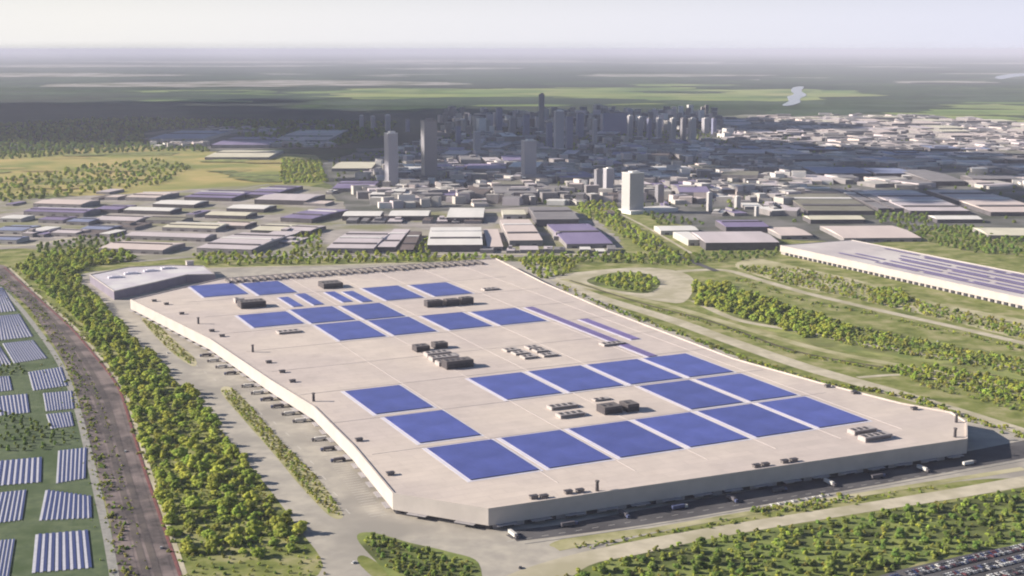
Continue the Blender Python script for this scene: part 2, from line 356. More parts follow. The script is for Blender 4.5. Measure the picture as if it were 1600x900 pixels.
ribbon('path', [(p[0]+5, p[1]+1) for p in Rt], 4, 0.12, M_path)

# ------------------------------------------------------------------ air
hz = MB(); hz.box(0, 0, -1.0, 520000, 520000, CAM_H + 30.0)
hmat = bpy.data.materials.new('haze'); hmat.use_nodes = True; ht = hmat.node_tree; ht.nodes.clear()
pv = ht.nodes.new('ShaderNodeVolumePrincipled'); pv.inputs['Color'].default_value = HAZE_COLOUR; pv.inputs['Density'].default_value = HAZE_DENSITY; pv.inputs['Anisotropy'].default_value = 0.0
ho = ht.nodes.new('ShaderNodeOutputMaterial'); ht.links.new(pv.outputs[0], ho.inputs['Volume'])
hmat.cycles.homogeneous_volume = True
hob = hz.build('haze', hmat); hob['kind'] = 'stuff'

# ------------------------------------------------------------------ clouds, high and out of the picture; placed to shade the city and forest
M_cloud = mat('cloud', (0.8, 0.8, 0.82), (0.75, 0.75, 0.78), 0.001, 1.0, 0.0)
def cloud(px, py, rx, ry, seed, base=1500.0):
    gx, gy = at(px, py); k = base / math.tan(SUN_EL)
    cx, cy = gx + sdir.x / math.cos(SUN_EL) * k, gy + sdir.y / math.cos(SUN_EL) * k
    rg = random.Random(seed); bm = bmesh.new()
    for i in range(26):
        a = rg.uniform(0, 2*math.pi); r = math.sqrt(rg.random())
        x, y = rx * r * math.cos(a), ry * r * math.sin(a); s = rg.uniform(0.2, 0.36) * min(rx, ry) * (1.15 - 0.5*r)
        g = bmesh.ops.create_icosphere(bm, subdivisions=3, radius=1.0)['verts']
        for v in g:
            d = 1 + 0.22*math.sin(v.co.x*5+i)*math.sin(v.co.y*6+2*i) + 0.12*math.sin(v.co.x*13+v.co.z*9+i)
            v.co = Vector((x + v.co.x*s*1.3*d, y + v.co.y*s*1.3*d, max(-30, v.co.z*s*0.28*d) + 40))
    me = bpy.data.meshes.new('cloud'); bm.to_mesh(me); bm.free(); me.materials.append(M_cloud)
    me.polygons.foreach_set('use_smooth', [True]*len(me.polygons))
    o = bpy.data.objects.new('cloud', me); COL.objects.link(o); o.location = (cx, cy, base); o['kind'] = 'structure'
cloud(850, 206, 1250, 1500, 1); cloud(660, 240, 620, 560, 2); cloud(1180, 250, 700, 520, 3); cloud(1470, 262, 800, 420, 5)
cloud(420, 188, 1300, 1100, 6); cloud(70, 203, 1700, 1000, 7); cloud(150, 172, 2200, 1600, 10); cloud(790, 275, 620, 330, 4); cloud(1440, 306, 520, 250, 9)

# ------------------------------------------------------------------ the big factory
M_roof = mat('factory_roof', (0.52, 0.452, 0.432), (0.48, 0.417, 0.40), 0.02, 0.75, 0.3, c3=(0.56, 0.487, 0.447), scale3=0.006, stretch=(-AX, 1.0, 0.25))
M_white = mat('white_cladding', (0.47, 0.43, 0.415), (0.41, 0.375, 0.365), 0.05, 0.6)
M_greywall = mat('grey_cladding', (0.34, 0.32, 0.34), (0.27, 0.26, 0.28), 0.1, 0.6)
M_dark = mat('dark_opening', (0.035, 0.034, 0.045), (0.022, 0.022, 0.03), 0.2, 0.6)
M_darkmetal = mat('dark_metal', (0.07, 0.062, 0.07), (0.045, 0.04, 0.05), 0.3, 0.5, 0.4)
M_unit = mat('unit_casing', (0.42, 0.38, 0.38), (0.34, 0.31, 0.31), 0.3, 0.6)
M_louvre = mat('louvre', (0.17, 0.15, 0.15), (0.11, 0.10, 0.105), 0.5, 0.6)
M_margin = mat('pale_walkway', (0.62, 0.60, 0.68), (0.56, 0.54, 0.63), 0.08, 0.7)
def weathered_roof(m):
    N, L = m.node_tree.nodes, m.node_tree.links; b = N['Principled BSDF']; src = b.inputs['Base Color'].links[0].from_socket
    g = N.new('ShaderNodeNewGeometry'); mp = N.new('ShaderNodeMapping'); mp.inputs['Rotation'].default_value = (0, 0, -AX); L.new(g.outputs['Position'], mp.inputs[0])
    br = N.new('ShaderNodeTexBrick'); br.offset = 0.5; br.inputs['Scale'].default_value = 1; br.inputs['Brick Width'].default_value = 36; br.inputs['Row Height'].default_value = 12; br.inputs['Mortar Size'].default_value = 0.5
    br.inputs['Color1'].default_value = (0.965, 0.965, 0.965, 1); br.inputs['Color2'].default_value = (1.035, 1.03, 1.025, 1); br.inputs['Mortar'].default_value = (0.92, 0.91, 0.92, 1); L.new(mp.outputs[0], br.inputs['Vector'])
    st = N.new('ShaderNodeTexNoise'); st.inputs['Scale'].default_value = 0.045; st.inputs['Detail'].default_value = 9; st.inputs['Roughness'].default_value = 0.7; L.new(g.outputs['Position'], st.inputs['Vector'])
    rr = N.new('ShaderNodeMapRange'); rr.inputs[1].default_value = 0.32; rr.inputs[2].default_value = 0.62; rr.inputs[3].default_value = 0.92; rr.inputs[4].default_value = 1.04; L.new(st.outputs['Fac'], rr.inputs[0])
    m1 = N.new('ShaderNodeMix'); m1.data_type = 'RGBA'; m1.blend_type = 'MULTIPLY'; m1.inputs[0].default_value = 1; L.new(src, m1.inputs[6]); L.new(br.outputs[0], m1.inputs[7])
    m2 = N.new('ShaderNodeMix'); m2.data_type = 'RGBA'; m2.blend_type = 'MULTIPLY'; m2.inputs[0].default_value = 1; L.new(m1.outputs[2], m2.inputs[6]); L.new(rr.outputs[0], m2.inputs[7])
    L.new(m2.outputs[2], b.inputs['Base Color'])
weathered_roof(M_roof)
HR = 18.0
left = [(361, 998), (374, 1140), (381, 1290), (370, 1420), (356, 1664), (310, 1985)]
right = [(955, 956), (967, 990), (945, 1040), (923, 1145), (903, 1285), (912, 1612), (932, 1852), (966, 2110)]
front = [(418, 929), (912, 911)]
# outline, counter-clockwise seen from above
OUT = [left[0]] + front + right + [(475, 2110)] + left[::-1][:-1]
def inset(P, d):
    out = []; k = len(P)
    for i in range(k):
        a, b, c = P[i-1], P[i], P[(i+1) % k]
        def nrm(p, q):
            l = math.hypot(q[0]-p[0], q[1]-p[1]); return (-(q[1]-p[1])/l, (q[0]-p[0])/l)
        n1, n2 = nrm(a, b), nrm(b, c); s = 1 + n1[0]*n2[0] + n1[1]*n2[1]
        out.append((b[0] + (n1[0]+n2[0])/s*d, b[1] + (n1[1]+n2[1])/s*d))
    return out
W = lambda P: [AB(*p) for p in P]
fac = empty('factory', (*AB(660, 1500), 0), 0)
tag(fac, 'huge low factory with pale flat roof carrying blue solar blocks', 'factory')
FL = Vector((*AB(660, 1500), 0))
def child(m, name, mats, parent):
    m.v = [(v[0]-FL.x, v[1]-FL.y, v[2]) for v in m.v]
    return m.build(name, mats, parent)
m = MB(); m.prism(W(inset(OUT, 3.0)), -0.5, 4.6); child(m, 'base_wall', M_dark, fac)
m = MB(); k = len(OUT)
m.wallring(W(OUT), 4.5, HR + 1.2)
m.quad([(*p, 4.5) for p in W(OUT)][::-1]); child(m, 'wall', M_white, fac)
m = MB(); m.quad([(*p, HR) for p in W(inset(OUT, 0.05))]); child(m, 'roof', M_roof, fac)
m = MB(); A_, B_ = W(OUT), W(inset(OUT, 1.6))
for i in range(k):
    j = (i+1) % k
    m.quad([(*A_[i], HR+1.2), (*A_[j], HR+1.2), (*B_[j], HR+1.2), (*B_[i], HR+1.2)])
    m.quad([(*B_[j], HR-0.1), (*B_[i], HR-0.1), (*B_[i], HR+1.2), (*B_[j], HR+1.2)])
child(m, 'parapet', M_roof, fac)
# seams of the roof membrane, walkways and gutters
m = MB()
for a in (500, 577, 653, 729, 805, 880): m.box(a, 1515, HR+0.02, 0.7, 1100, 0.25)
for b in (1110, 1225, 1345, 1460, 1575, 1690, 1810, 1930, 2050): m.box(642, b, HR+0.02, 520, 0.5, 0.2)
m.v = [(*AB(v[0], v[1]), v[2]) for v in m.v]; child(m, 'roof_seam', mat('seam', (0.48, 0.435, 0.43), (0.44, 0.40, 0.40), 0.1), fac)
# row of upright vents along the back edge
pv_mb = MB(); pv_mb.box(0, 0, 0, 4.6, 32, 3.4, 0); pv_mb.box(0, 0, 3.42, 5.2, 33, 0.5, 0)
vent0 = None
for i in range(37):
    a = 478 + i * 12.2
    x, y = AB(a, 2074 + (i % 3) * 3)
    if vent0 is None:
        vent0 = pv_mb.build('roof_vent', M_louvre, fac, (x-FL.x, y-FL.y, HR), AX); v = vent0
    else:
        v = vent0.copy(); COL.objects.link(v); v.location = (x-FL.x, y-FL.y, HR)
# loading canopies and dock openings along the lower storey
m = MB()
def along(P, step):
    out = []
    for p, q in zip(P, P[1:]):
        l = math.hypot(q[0]-p[0], q[1]-p[1]); n = max(1, int(l/step))
        for i in range(n):
            t = (i+0.5)/n; out.append((p[0]+(q[0]-p[0])*t, p[1]+(q[1]-p[1])*t, math.atan2(q[1]-p[1], q[0]-p[0])))
    return out
for a, b, an in along(left, 27):
    m.box(a-2.2, b, 3.8, 16, 4.2, 0.5, an)
for a, b, an in along([left[0]] + front, 30): m.box(a, b-2.0, 3.8, 18, 4.0, 0.5, an)
m.v = [(*AB(v[0], v[1]), v[2]) for v in m.v]; child(m, 'dock_canopy', M_greywall, fac)
m = MB(); m.box(0, 0, 0.3, 9, 0.5, 3.6); door0 = None
for a, b, an in along(front, 19):
    x, y = AB(a, b+2.9); loc = (x-FL.x, y-FL.y, 0)
    if door0 is None: door0 = m.build('loading_door', M_greywall, fac, loc, AX+an)
    else:
        d = door0.copy(); COL.objects.link(d); d.location = loc

# annex with taller wall at the back left
def wquad(P, z): return [at(px, py, z) for px, py in P]
ZA = 13.0
an_poly = wquad([(140, 430), (178, 456), (250, 440), (292, 430), (336, 429), (318, 416), (265, 415), (200, 418)], ZA)
an_poly = an_poly if sum(an_poly[i][0]*an_poly[(i+1) % 8][1]-an_poly[(i+1) % 8][0]*an_poly[i][1] for i in range(8)) > 0 else an_poly[::-1]
cx, cy = sum(p[0] for p in an_poly)/8, sum(p[1] for p in an_poly)/8
ann = empty('annex_building', (cx, cy, 0)); tag(ann, 'lilac-roofed annex with a long shaded wall behind the factory corner', 'factory annex')
an_poly = [(p[0]-cx, p[1]-cy) for p in an_poly]
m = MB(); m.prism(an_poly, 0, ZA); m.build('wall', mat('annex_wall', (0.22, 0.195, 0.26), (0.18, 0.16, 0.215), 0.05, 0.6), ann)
m = MB(); m.quad([(*p, ZA+0.3) for p in inset(an_poly, 1.5)])
an_roof = m.build('roof', mat('annex_roof', (0.56, 0.52, 0.58), (0.47, 0.44, 0.50), 0.03, 0.6, c3=(0.62, 0.6, 0.62), scale3=0.02), ann)
m = MB()
q = [(*p, ZA) for p in an_poly]; qi = [(*p, ZA) for p in inset(an_poly, 1.5)]
for i in range(8):
    j = (i+1) % 8
    m.quad([(q[i][0], q[i][1], ZA-0.1), (q[j][0], q[j][1], ZA-0.1), (q[j][0], q[j][1], ZA+1.4), (q[i][0], q[i][1], ZA+1.4)])
    m.quad([(q[i][0], q[i][1], ZA+1.4), (q[j][0], q[j][1], ZA+1.4), (qi[j][0], qi[j][1], ZA+1.4), (qi[i][0], qi[i][1], ZA+1.4)])
m.build('parapet', M_white, ann)
for px, py in ((205, 428), (235, 424), (262, 420), (180, 434)):
    x, y = at(px, py, ZA); m = MB(); m.box(0, 0, 0, 22, 12, 2.6); m.box(0, 0, 2.6, 12, 6, 0.8); m.build('skylight', M_margin, an_roof, (x-cx, y-cy, ZA+0.3), AX)
x, y = at(297, 426); tw = empty('stair_tower', (x, y, 0), AX); tag(tw, 'small white stair tower beside the lilac annex roof', 'tower')
m = MB(); m.box(0, 0, 0, 12, 12, 20); m.build('wall', M_white, tw)
m = MB(); m.box(0, 0, 20, 13.2, 13.2, 1.2); m.build('roof', M_unit, tw)

# ------------------------------------------------------------------ solar blocks on the factory roof
def solar_mat(name, c1, c2, rowaxis=AX, pitch=2.2, vis=0.35):
    m = bpy.data.materials.new(name); m.use_nodes = True; t = m.node_tree; N = t.nodes; L = t.links
    b = N['Principled BSDF']; b.inputs['Roughness'].default_value = 0.38; b.inputs['Specular IOR Level'].default_value = 0.25
    tc = N.new('ShaderNodeTexCoord')
    br = N.new('ShaderNodeTexBrick'); br.offset = 0.0; br.squash = 1.0
    br.inputs['Color1'].default_value = (*c1, 1); br.inputs['Color2'].default_value = (*c2, 1)
    br.inputs['Mortar'].default_value = (c1[0]*0.5+0.02, c1[1]*0.5+0.02, c1[2]*0.6, 1)
    br.inputs['Scale'].default_value = 1.0; br.inputs['Mortar Size'].default_value = 0.10; br.inputs['Brick Width'].default_value = pitch*1.8; br.inputs['Row Height'].default_value = pitch
    L.new(tc.outputs['Object'], br.inputs['Vector'])
    n = N.new('ShaderNodeTexNoise'); n.inputs['Scale'].default_value = 0.03; n.inputs['Detail'].default_value = 5; L.new(tc.outputs['Object'], n.inputs['Vector'])
    r = N.new('ShaderNodeMapRange'); r.inputs[1].default_value = 0.3; r.inputs[2].default_value = 0.7; r.inputs[3].default_value = 0.82; r.inputs[4].default_value = 1.18; L.new(n.outputs['Fac'], r.inputs[0])
    oi = N.new('ShaderNodeObjectInfo'); ro = N.new('ShaderNodeMapRange'); ro.inputs[3].default_value = 0.92; ro.inputs[4].default_value = 1.08; L.new(oi.outputs['Random'], ro.inputs[0])
    mu = N.new('ShaderNodeMath'); mu.operation = 'MULTIPLY'; L.new(r.outputs[0], mu.inputs[0]); L.new(ro.outputs[0], mu.inputs[1])
    h = N.new('ShaderNodeHueSaturation'); L.new(br.outputs['Color'], h.inputs['Color']); L.new(mu.outputs[0], h.inputs['Value'])
    L.new(h.outputs[0], b.inputs['Base Color'])
    return m
M_pv = solar_mat('roof_panels', (0.075, 0.094, 0.33), (0.086, 0.105, 0.355))
M_pv2 = solar_mat('violet_panels', (0.17, 0.125, 0.32), (0.19, 0.145, 0.35), pitch=1.6)
M_rackmetal = mat('rack_metal', (0.30, 0.29, 0.36), (0.25, 0.24, 0.31), 0.5, 0.5)
def roof_block(a0, a1, b0, b1, label, mt=M_pv, margin=3.6, cat='solar array', group='solar blocks on the factory roof'):
    x, y = AB((a0+a1)/2, (b0+b1)/2); e = empty('solar_block', (x, y, HR), AX); tag(e, label, cat, group)
    w_, d_ = a1-a0, b1-b0
    m = MB(); m.box(0, 0, 0.04, w_+2*margin, d_+2*margin, 0.12); m.build('base_mat', M_margin, e)
    m = MB(); m.box(0, 0, 0.17, w_-1.2, d_-1.2, 0.72); m.build('rack', M_rackmetal, e)
    m = MB(); m.box(0, 0, 0.9, w_, d_, 0.18); m.build('panel_field', mt, e)
ORD = ['leftmost', 'second from the left', 'third from the left', 'fourth from the left', 'fifth from the left', 'sixth from the left']
for i, (a0, a1) in enumerate([(434, 500), (510, 574), (583, 650), (658, 724), (733, 800), (808, 869)]):
    roof_block(a0, a1, 1003, 1104, f'blue solar block, {ORD[i]} in the front row of six on the roof')
roof_block(434, 497, 1123, 1220, 'blue solar block right behind the leftmost front-row block, middle of the left column')
roof_block(430, 493, 1236, 1336, 'blue solar block at the far end of the left column of three')
for i, (a0, a1) in enumerate([(575, 641), (650, 718), (727, 795), (804, 864)]):
    roof_block(a0, a1, 1230, 1331, f'blue solar block, {ORD[i]} in the row of four behind the front row')
roof_block(731, 796, 1114, 1218, 'blue solar block in front-right cluster, between two rows, left of the pair')
roof_block(805, 866, 1114, 1218, 'blue solar block in front-right cluster, between two rows, at the right edge')
roof_block(413, 480, 1957, 2060, 'blue solar block nearest to the annex, in the far left corner')
roof_block(492, 551, 1938, 2048, 'blue solar block second from the annex in the farthest left pair')
roof_block(425, 494, 1708, 1798, 'blue solar block in front of the dark vent box near the annex end')
roof_block(503, 565, 1702, 1806, 'blue solar block, second of the far cluster, left of the pale walkway')
roof_block(504, 567, 1583, 1690, 'blue solar block at the near left corner of the far cluster')
roof_block(577, 636, 1695, 1801, 'blue solar block in the far cluster, right of the pale walkway, rear one')
roof_block(578, 638, 1583, 1686, 'blue solar block in the far cluster, right of the pale walkway, near one')
roof_block(656, 718, 1583, 1685, 'blue solar block in front of the row of three dark ventilators')
roof_block(730, 800, 1582, 1681, 'blue solar block at the right end of the far cluster, by the violet strip')
roof_block(652, 711, 1815, 1926, 'blue solar block behind the three dark ventilators, left of the pair')
roof_block(729, 791, 1815, 1920, 'blue solar block behind the three dark ventilators, right of the pair')
for q, l in (([(432,466),(445,465),(478,478),(462,480)], 'narrow blue solar strip in front of the second block from the annex, left of two'),
             ([(462,461),(474,459),(507,475),(492,478)], 'narrow blue solar strip in front of the second block from the annex, right of two'),
             ([(512,457),(525,456),(547,471),(532,474)], 'narrow blue solar strip beside the dark back box, left of two'),
             ([(536,457),(550,455),(582,471),(566,473)], 'narrow blue solar strip beside the dark back box, right of two')):
    pts = [at(*p, HR) for p in q]; ab = [(p[0]*CA+p[1]*SA, -p[0]*SA+p[1]*CA) for p in pts]
    roof_block((ab[0][0]+ab[3][0])/2, (ab[1][0]+ab[2][0])/2, (ab[2][1]+ab[3][1])/2, (ab[0][1]+ab[1][1])/2, l, M_pv, 2.5, 'solar strip', 'narrow solar strips on the factory roof')
def ab_of(px, py, z=HR):
    x, y = at(px, py, z); return x*CA+y*SA, -x*SA+y*CA
p, q = ab_of(822, 481), ab_of(1050, 554)
roof_block(p[0]-2, p[0]+11, q[1], p[1], 'long thin violet solar strip running to the front-right cluster', M_pv2, 2.5, 'solar strip', 'narrow solar strips on the factory roof')
p, q = ab_of(905, 500), ab_of(990, 531)
roof_block(p[0], p[0]+13, q[1], p[1], 'short violet solar strip beside the long thin one', M_pv2, 2.5, 'solar strip', 'narrow solar strips on the factory roof')

# ------------------------------------------------------------------ plant on the factory roof
def unit(px0, px1, py, depth, h, label, dark=True, n=1, name='roof_unit', cat='roof plant', group=None, gap=2.0):
    """cabinet whose front foot runs from px0 to px1 at py"""
    a0, b0 = ab_of(px0, py); a1, _ = ab_of(px1, py)
    L_ = (a1-a0); x, y = AB((a0+a1)/2, b0 + depth/2); e = empty(name, (x, y, HR), AX); tag(e, label, cat, group)
    w_ = (L_ - gap*(n-1))/n
    for i in range(n):
        cx = -L_/2 + w_/2 + i*(w_+gap)
        m = MB(); m.box(0, 0, 0.3, w_, depth, h-0.3); c = m.build('casing', M_darkmetal if dark else M_unit, e, (cx, 0, 0))
        m = MB(); m.box(0, 0, h, w_*0.96, depth*0.92, 0.35); m.build('lid', M_unit if not dark else M_louvre, c)
        m = MB()
        for k in range(max(1, int(w_//7))): m.box(-w_/2+3.5+k*7, 0, h+0.35, 3.6, min(6, depth*0.6), 0.5)
        m.build('fan', M_darkmetal, c)
        m = MB(); m.box(0, -depth/2-0.11, 0.9, w_*0.9, 0.2, h*0.6); m.build('grille', M_dark if dark else M_louvre, c)
    return e
unit(377, 421, 483, 24, 9, 'dark plant box near the annex with a pale lid')
unit(368, 384, 474, 14, 6, 'small grey cabinet behind the dark plant box near the annex', False)
unit(506, 541, 452, 30, 8, 'dark plant box in the middle of the back edge')
unit(668, 697, 481, 14, 9, 'dark ventilator, leftmost of three in a line on the far half', n=1)
unit(698, 722, 479, 14, 9, 'dark ventilator, middle of three in a line on the far half', n=1)
unit(722, 744, 477, 14, 10, 'dark ventilator, rightmost of three in a line on the far half', n=1)
unit(651, 676, 551, 16, 7, 'dark plant box behind the pale slabs, left of two')
unit(680, 704, 546, 14, 7, 'dark plant box behind the pale slabs, right of two')
unit(668, 713, 559, 14, 4.5, 'pale plant slab, rearmost of three in the roof centre', False)
unit(676, 726, 566, 14, 4.5, 'pale plant slab, middle of three in the roof centre', False)
unit(686, 738, 573, 13, 5, 'pale plant slab, frontmost of three in the roof centre', False)
unit(698, 749, 578, 17, 9, 'large dark plant box in front of the pale slabs')
for k, (x0, x1, y, l) in enumerate([(792,818,551,'rear left'),(806,832,556,'middle left'),(820,846,562,'front left'),(827,850,547,'rear right'),(839,862,552,'middle right'),(850,878,559,'front right')]):
    unit(x0, x1, y, 15, 2.2, f'flat grey louvre, {l} of the six in the roof centre', False, name='roof_louvre', cat='roof louvre', group='six flat louvres')
unit(862, 915, 642, 12, 3, 'pale flat unit pair beside the dark box, rear one', False)
unit(876, 925, 655, 12, 3.4, 'pale flat unit pair beside the dark box, front one', False)
unit(945, 980, 649, 18, 7.5, 'dark plant box among front solar blocks, left half')
unit(981, 1004, 645, 18, 8, 'dark plant box among front solar blocks, right half')
unit(930, 962, 628, 8, 1.6, 'low pale slab behind the dark plant box among front blocks', False)
unit(1335, 1385, 681, 11, 4, 'flat brown-topped unit near the right roof corner, rear one', False)
unit(1352, 1412, 692, 11, 4.5, 'flat brown-topped unit near the right roof corner, front one', False)
unit(436, 476, 523, 16, 2.4, 'flat grey unit by the near edge of the far cluster', False)
unit(757, 786, 455, 14, 2.4, 'flat brown unit near the far right roof corner', False)
unit(944, 988, 542, 14, 2.6, 'flat brown unit beside the short violet strip', False)
vb = MB(); vb.box(0, 0, 0, 6.4, 4.0, 2.4); vl = MB(); vl.box(0, 0, 0, 7.2, 4.8, 0.5)
vroot = None
def small_vent(px, py, label, group):
    global vroot
    x, y = at(px, py, HR)
    if vroot is None:
        vroot = empty('edge_vent', (x, y, HR), AX); vb.build('casing', M_louvre, vroot); vl.build('cap', M_darkmetal, vroot, (0, 0, 2.4)); e = vroot
    else:
        e = copy_tree(vroot); e.location = (x, y, HR)
    tag(e, label, 'roof vent', group)
NTH = ['first','second','third','fourth','fifth','sixth','seventh','eighth','ninth','tenth','eleventh','twelfth']
for i, p in enumerate([(610,742),(561,689),(457,597),(441,582),(420,567),(347,526),(331,518),(284,491),(260,476),(241,471)]):
    small_vent(*p, f'small dark box vent, {NTH[i]} from the front along the left roof edge', 'box vents along the left roof edge')
for i, p in enumerate([(834,779),(850,778),(888,771),(906,769),(1182,730),(1196,728),(1226,723),(1240,721)]):
    small_vent(*p, f'small dark box vent, {NTH[i]} from the left along the front roof edge', 'box vents along the front roof edge')
for i, p in enumerate([(1428,640),(1335,615),(1293,605)]):
    small_vent(*p, f'small dark box vent, {NTH[i]} from the front along the right roof edge', 'box vents along the right roof edge')
cb = MB()
for k in range(10):
    a0, a1 = k*math.pi/5, (k+1)*math.pi/5
    cb.quad([(1.6*math.cos(a0), 1.6*math.sin(a0), 0), (1.6*math.cos(a1), 1.6*math.sin(a1), 0), (1.3*math.cos(a1), 1.3*math.sin(a1), 8), (1.3*math.cos(a0), 1.3*math.sin(a0), 8)])
ck = MB(); ck.prism([(1.9*math.cos(i*math.pi/5), 1.9*math.sin(i*math.pi/5)) for i in range(10)], 8.02, 9.2)
croot = None
for px, py, l in ((490,627,'dark upright stack on the left roof edge, nearest one'), (395,550,'dark upright stack on the left roof edge, middle one'), (310,506,'dark upright stack on the left roof edge, farthest one'), (933,767,'dark upright stack on the front roof edge'), (1494,660,'dark upright stack at the right roof corner, rear one'), (1492,683,'dark upright stack at the right roof corner, front one')):
    x, y = at(px, py, HR)
    if croot is None:
        croot = empty('roof_stack', (x, y, HR)); cb.build('flue', M_darkmetal, croot); ck.build('cap', M_louvre, croot); e = croot
    else:
        e = copy_tree(croot); e.location = (x, y, HR)
    tag(e, l, 'roof stack', 'upright stacks on the factory roof')

# trucks at the loading docks along the left wall and in the shade of the front wall
M_truck = [mat('truck_white', (0.6, 0.58, 0.57), (0.5, 0.49, 0.48), 0.5, 0.5), mat('truck_grey', (0.12, 0.11, 0.13), (0.09, 0.085, 0.10), 0.5, 0.5), mat('truck_blue', (0.08, 0.10, 0.2), (0.07, 0.08, 0.16), 0.5, 0.5)]
M_tyre = mat('tyre', (0.02, 0.02, 0.02), (0.03, 0.03, 0.03), 1.0, 0.9)
TR = {}
def truck(x, y, rz, c, label, group):
    if c not in TR:
        e = empty('truck', (x, y, 0), rz)
        m = MB(); m.box(-2, 0, 1.1, 12, 2.55, 2.8); m.build('trailer', M_truck[c], e)
        m = MB(); m.prism([(4.6, -1.2), (6.9, -1.2), (6.9, 1.2), (4.6, 1.2)], 0.8, 3.2); m.build('cab', M_truck[(c+1) % 3], e)
        m = MB(); m.box(6.9, 0, 1.9, 0.1, 2.1, 0.9); m.build('windscreen', M_dark, e)
        for wx in (-6.5, -5.2, 3.0, 6.0):
            m = MB(); m.box(wx, 0, 0.02, 1.0, 2.4, 1.0); m.build('wheel', M_tyre, e)
        TR[c] = e
    else:
        e = copy_tree(TR[c]); e.location = (x, y, 0); e.rotation_euler = (0, 0, rz)
    tag(e, label, 'truck', group)
CN = ['white', 'dark grey', 'dark blue']
for i, (a, b, an) in enumerate(along(left[1:5], 31)):
    if i % 7 == 3: continue
    x, y = AB(a-10.5, b + random.uniform(-3, 3)); c = random.choice([1, 1, 1, 2, 0])
    truck(x, y, AX + math.pi, c, f'{CN[c]} articulated truck backed up to the left wall of the factory', f'{CN[c]} trucks at the left wall docks')
for i, (a, b, an) in enumerate(along(front, 26)):
    if i % 2 == 1: continue
    x, y = AB(a, b - 11 - random.uniform(0, 9)); c = random.choice([0, 1, 2, 0])
    truck(x, y, AX + (0 if i % 4 else math.pi/2*3), c, f'{CN[c]} truck parked in the shade of the factory front', f'{CN[c]} trucks in the shade of the front wall')

m = MB()
for a, b, an in along(left[:5], 6.2): m.box(a-12, b, 0.06, 15, 0.35, 0.03)
for a, b, an in along(left[:5], 40): m.box(a-34, b, 0.06, 0.5, 12, 0.03)
m.v = [(*AB(v[0], v[1]), v[2]) for v in m.v]
m.build('bay_markings', mat('white_paint', (0.62, 0.6, 0.58), (0.5, 0.48, 0.46), 0.4, 0.8))['kind'] = 'structure'
m = MB()
for k in range(46):
    a, b = 425 + k*15, 905 - k*0.5; m.box(a, b-4, 0.13, 6, 0.4, 0.02)
m.v = [(*AB(v[0], v[1]), v[2]) for v in m.v]
m.build('lane_markings', MATS['white_paint'])['kind'] = 'structure'

# ------------------------------------------------------------------ second factory on the right
Z2 = 16.0
f2 = empty('long_factory', (*at(1400, 440), 0)); tag(f2, 'long white-fronted factory with violet striped roof beyond the right-hand trees', 'factory')
P0 = at(1219, 384, Z2); Pn = AB(*[ab_of(1219, 384, Z2)[0], ab_of(1700, 487, Z2)[1]])
a0, b1 = ab_of(1219, 384, Z2); _, b0 = ab_of(1700, 487, Z2); a1 = ab_of(1338, 377, Z2)[0]
ox, oy = f2.location.x, f2.location.y
def loc2(P, z): return [(*[c - o for c, o in zip(AB(*p), (ox, oy))], z) for p in P]
rect = [(a0, b0), (a1, b0), (a1, b1), (a0, b1)]
m = MB(); m.prism([p[:2] for p in loc2(rect, 0)], 5.0, Z2); m.build('wall', M_white, f2)
m = MB(); m.prism([p[:2] for p in loc2(inset(rect, 1.5), 0)], 0, 5.0); m.build('base_wall', M_unit, f2)
nb = int((b1-b0)/14); dm = MB(); dm.box(0, 0, 0.3, 2.2, 6.8, 4.1); d0 = None
for i in range(nb):
    x, y, _ = loc2([(a0+0.8, b0+7+i*14)], 0)[0]
    if proj(x+ox, y+oy, 0)[0] > 1615: continue
    if d0 is None: d0 = dm.build('loading_door', M_dark, f2, (x, y, 0), AX)
    else:
        d = d0.copy(); COL.objects.link(d); d.location = (x, y, 0)
m = MB(); m.quad(loc2(inset(rect, 1.0), Z2+0.25)); rf = m.build('roof', mat('lilac_roof', (0.52, 0.47, 0.48), (0.45, 0.41, 0.43), 0.02, 0.7, c3=(0.58, 0.54, 0.54), scale3=0.008), f2)
rg = random.Random(5)
for k in range(13):
    aa = a0 + 14 + k*(a1-a0-24)/13; bs = b0 + rg.uniform(0.0, 0.25)*(b1-b0); be = b1 - rg.uniform(0.02, 0.35)*(b1-b0)
    if k % 5 in (0, 3): continue
    while bs < be - 60:
        en = min(be, bs + rg.uniform(90, 260)); m = MB()
        m.quad(loc2([(aa, bs), (aa+(a1-a0)/26*1.1, bs), (aa+(a1-a0)/26*1.1, en), (aa, en)], Z2+1.2)); m.build('solar_strip', M_pv2, f2); bs = en + 14
m = MB(); q = inset(rect, 0.8)
for i in range(4):
    j = (i+1) % 4; A4, B4 = loc2(rect, Z2+1.4), loc2(q, Z2+1.4)
    m.quad([A4[i], A4[j], B4[j], B4[i]]); m.quad([(*A4[i][:2], Z2-0.2), (*A4[j][:2], Z2-0.2), A4[j], A4[i]]); m.quad([(*B4[j][:2], Z2), (*B4[i][:2], Z2), B4[i], B4[j]])
m.build('parapet', M_white, f2)
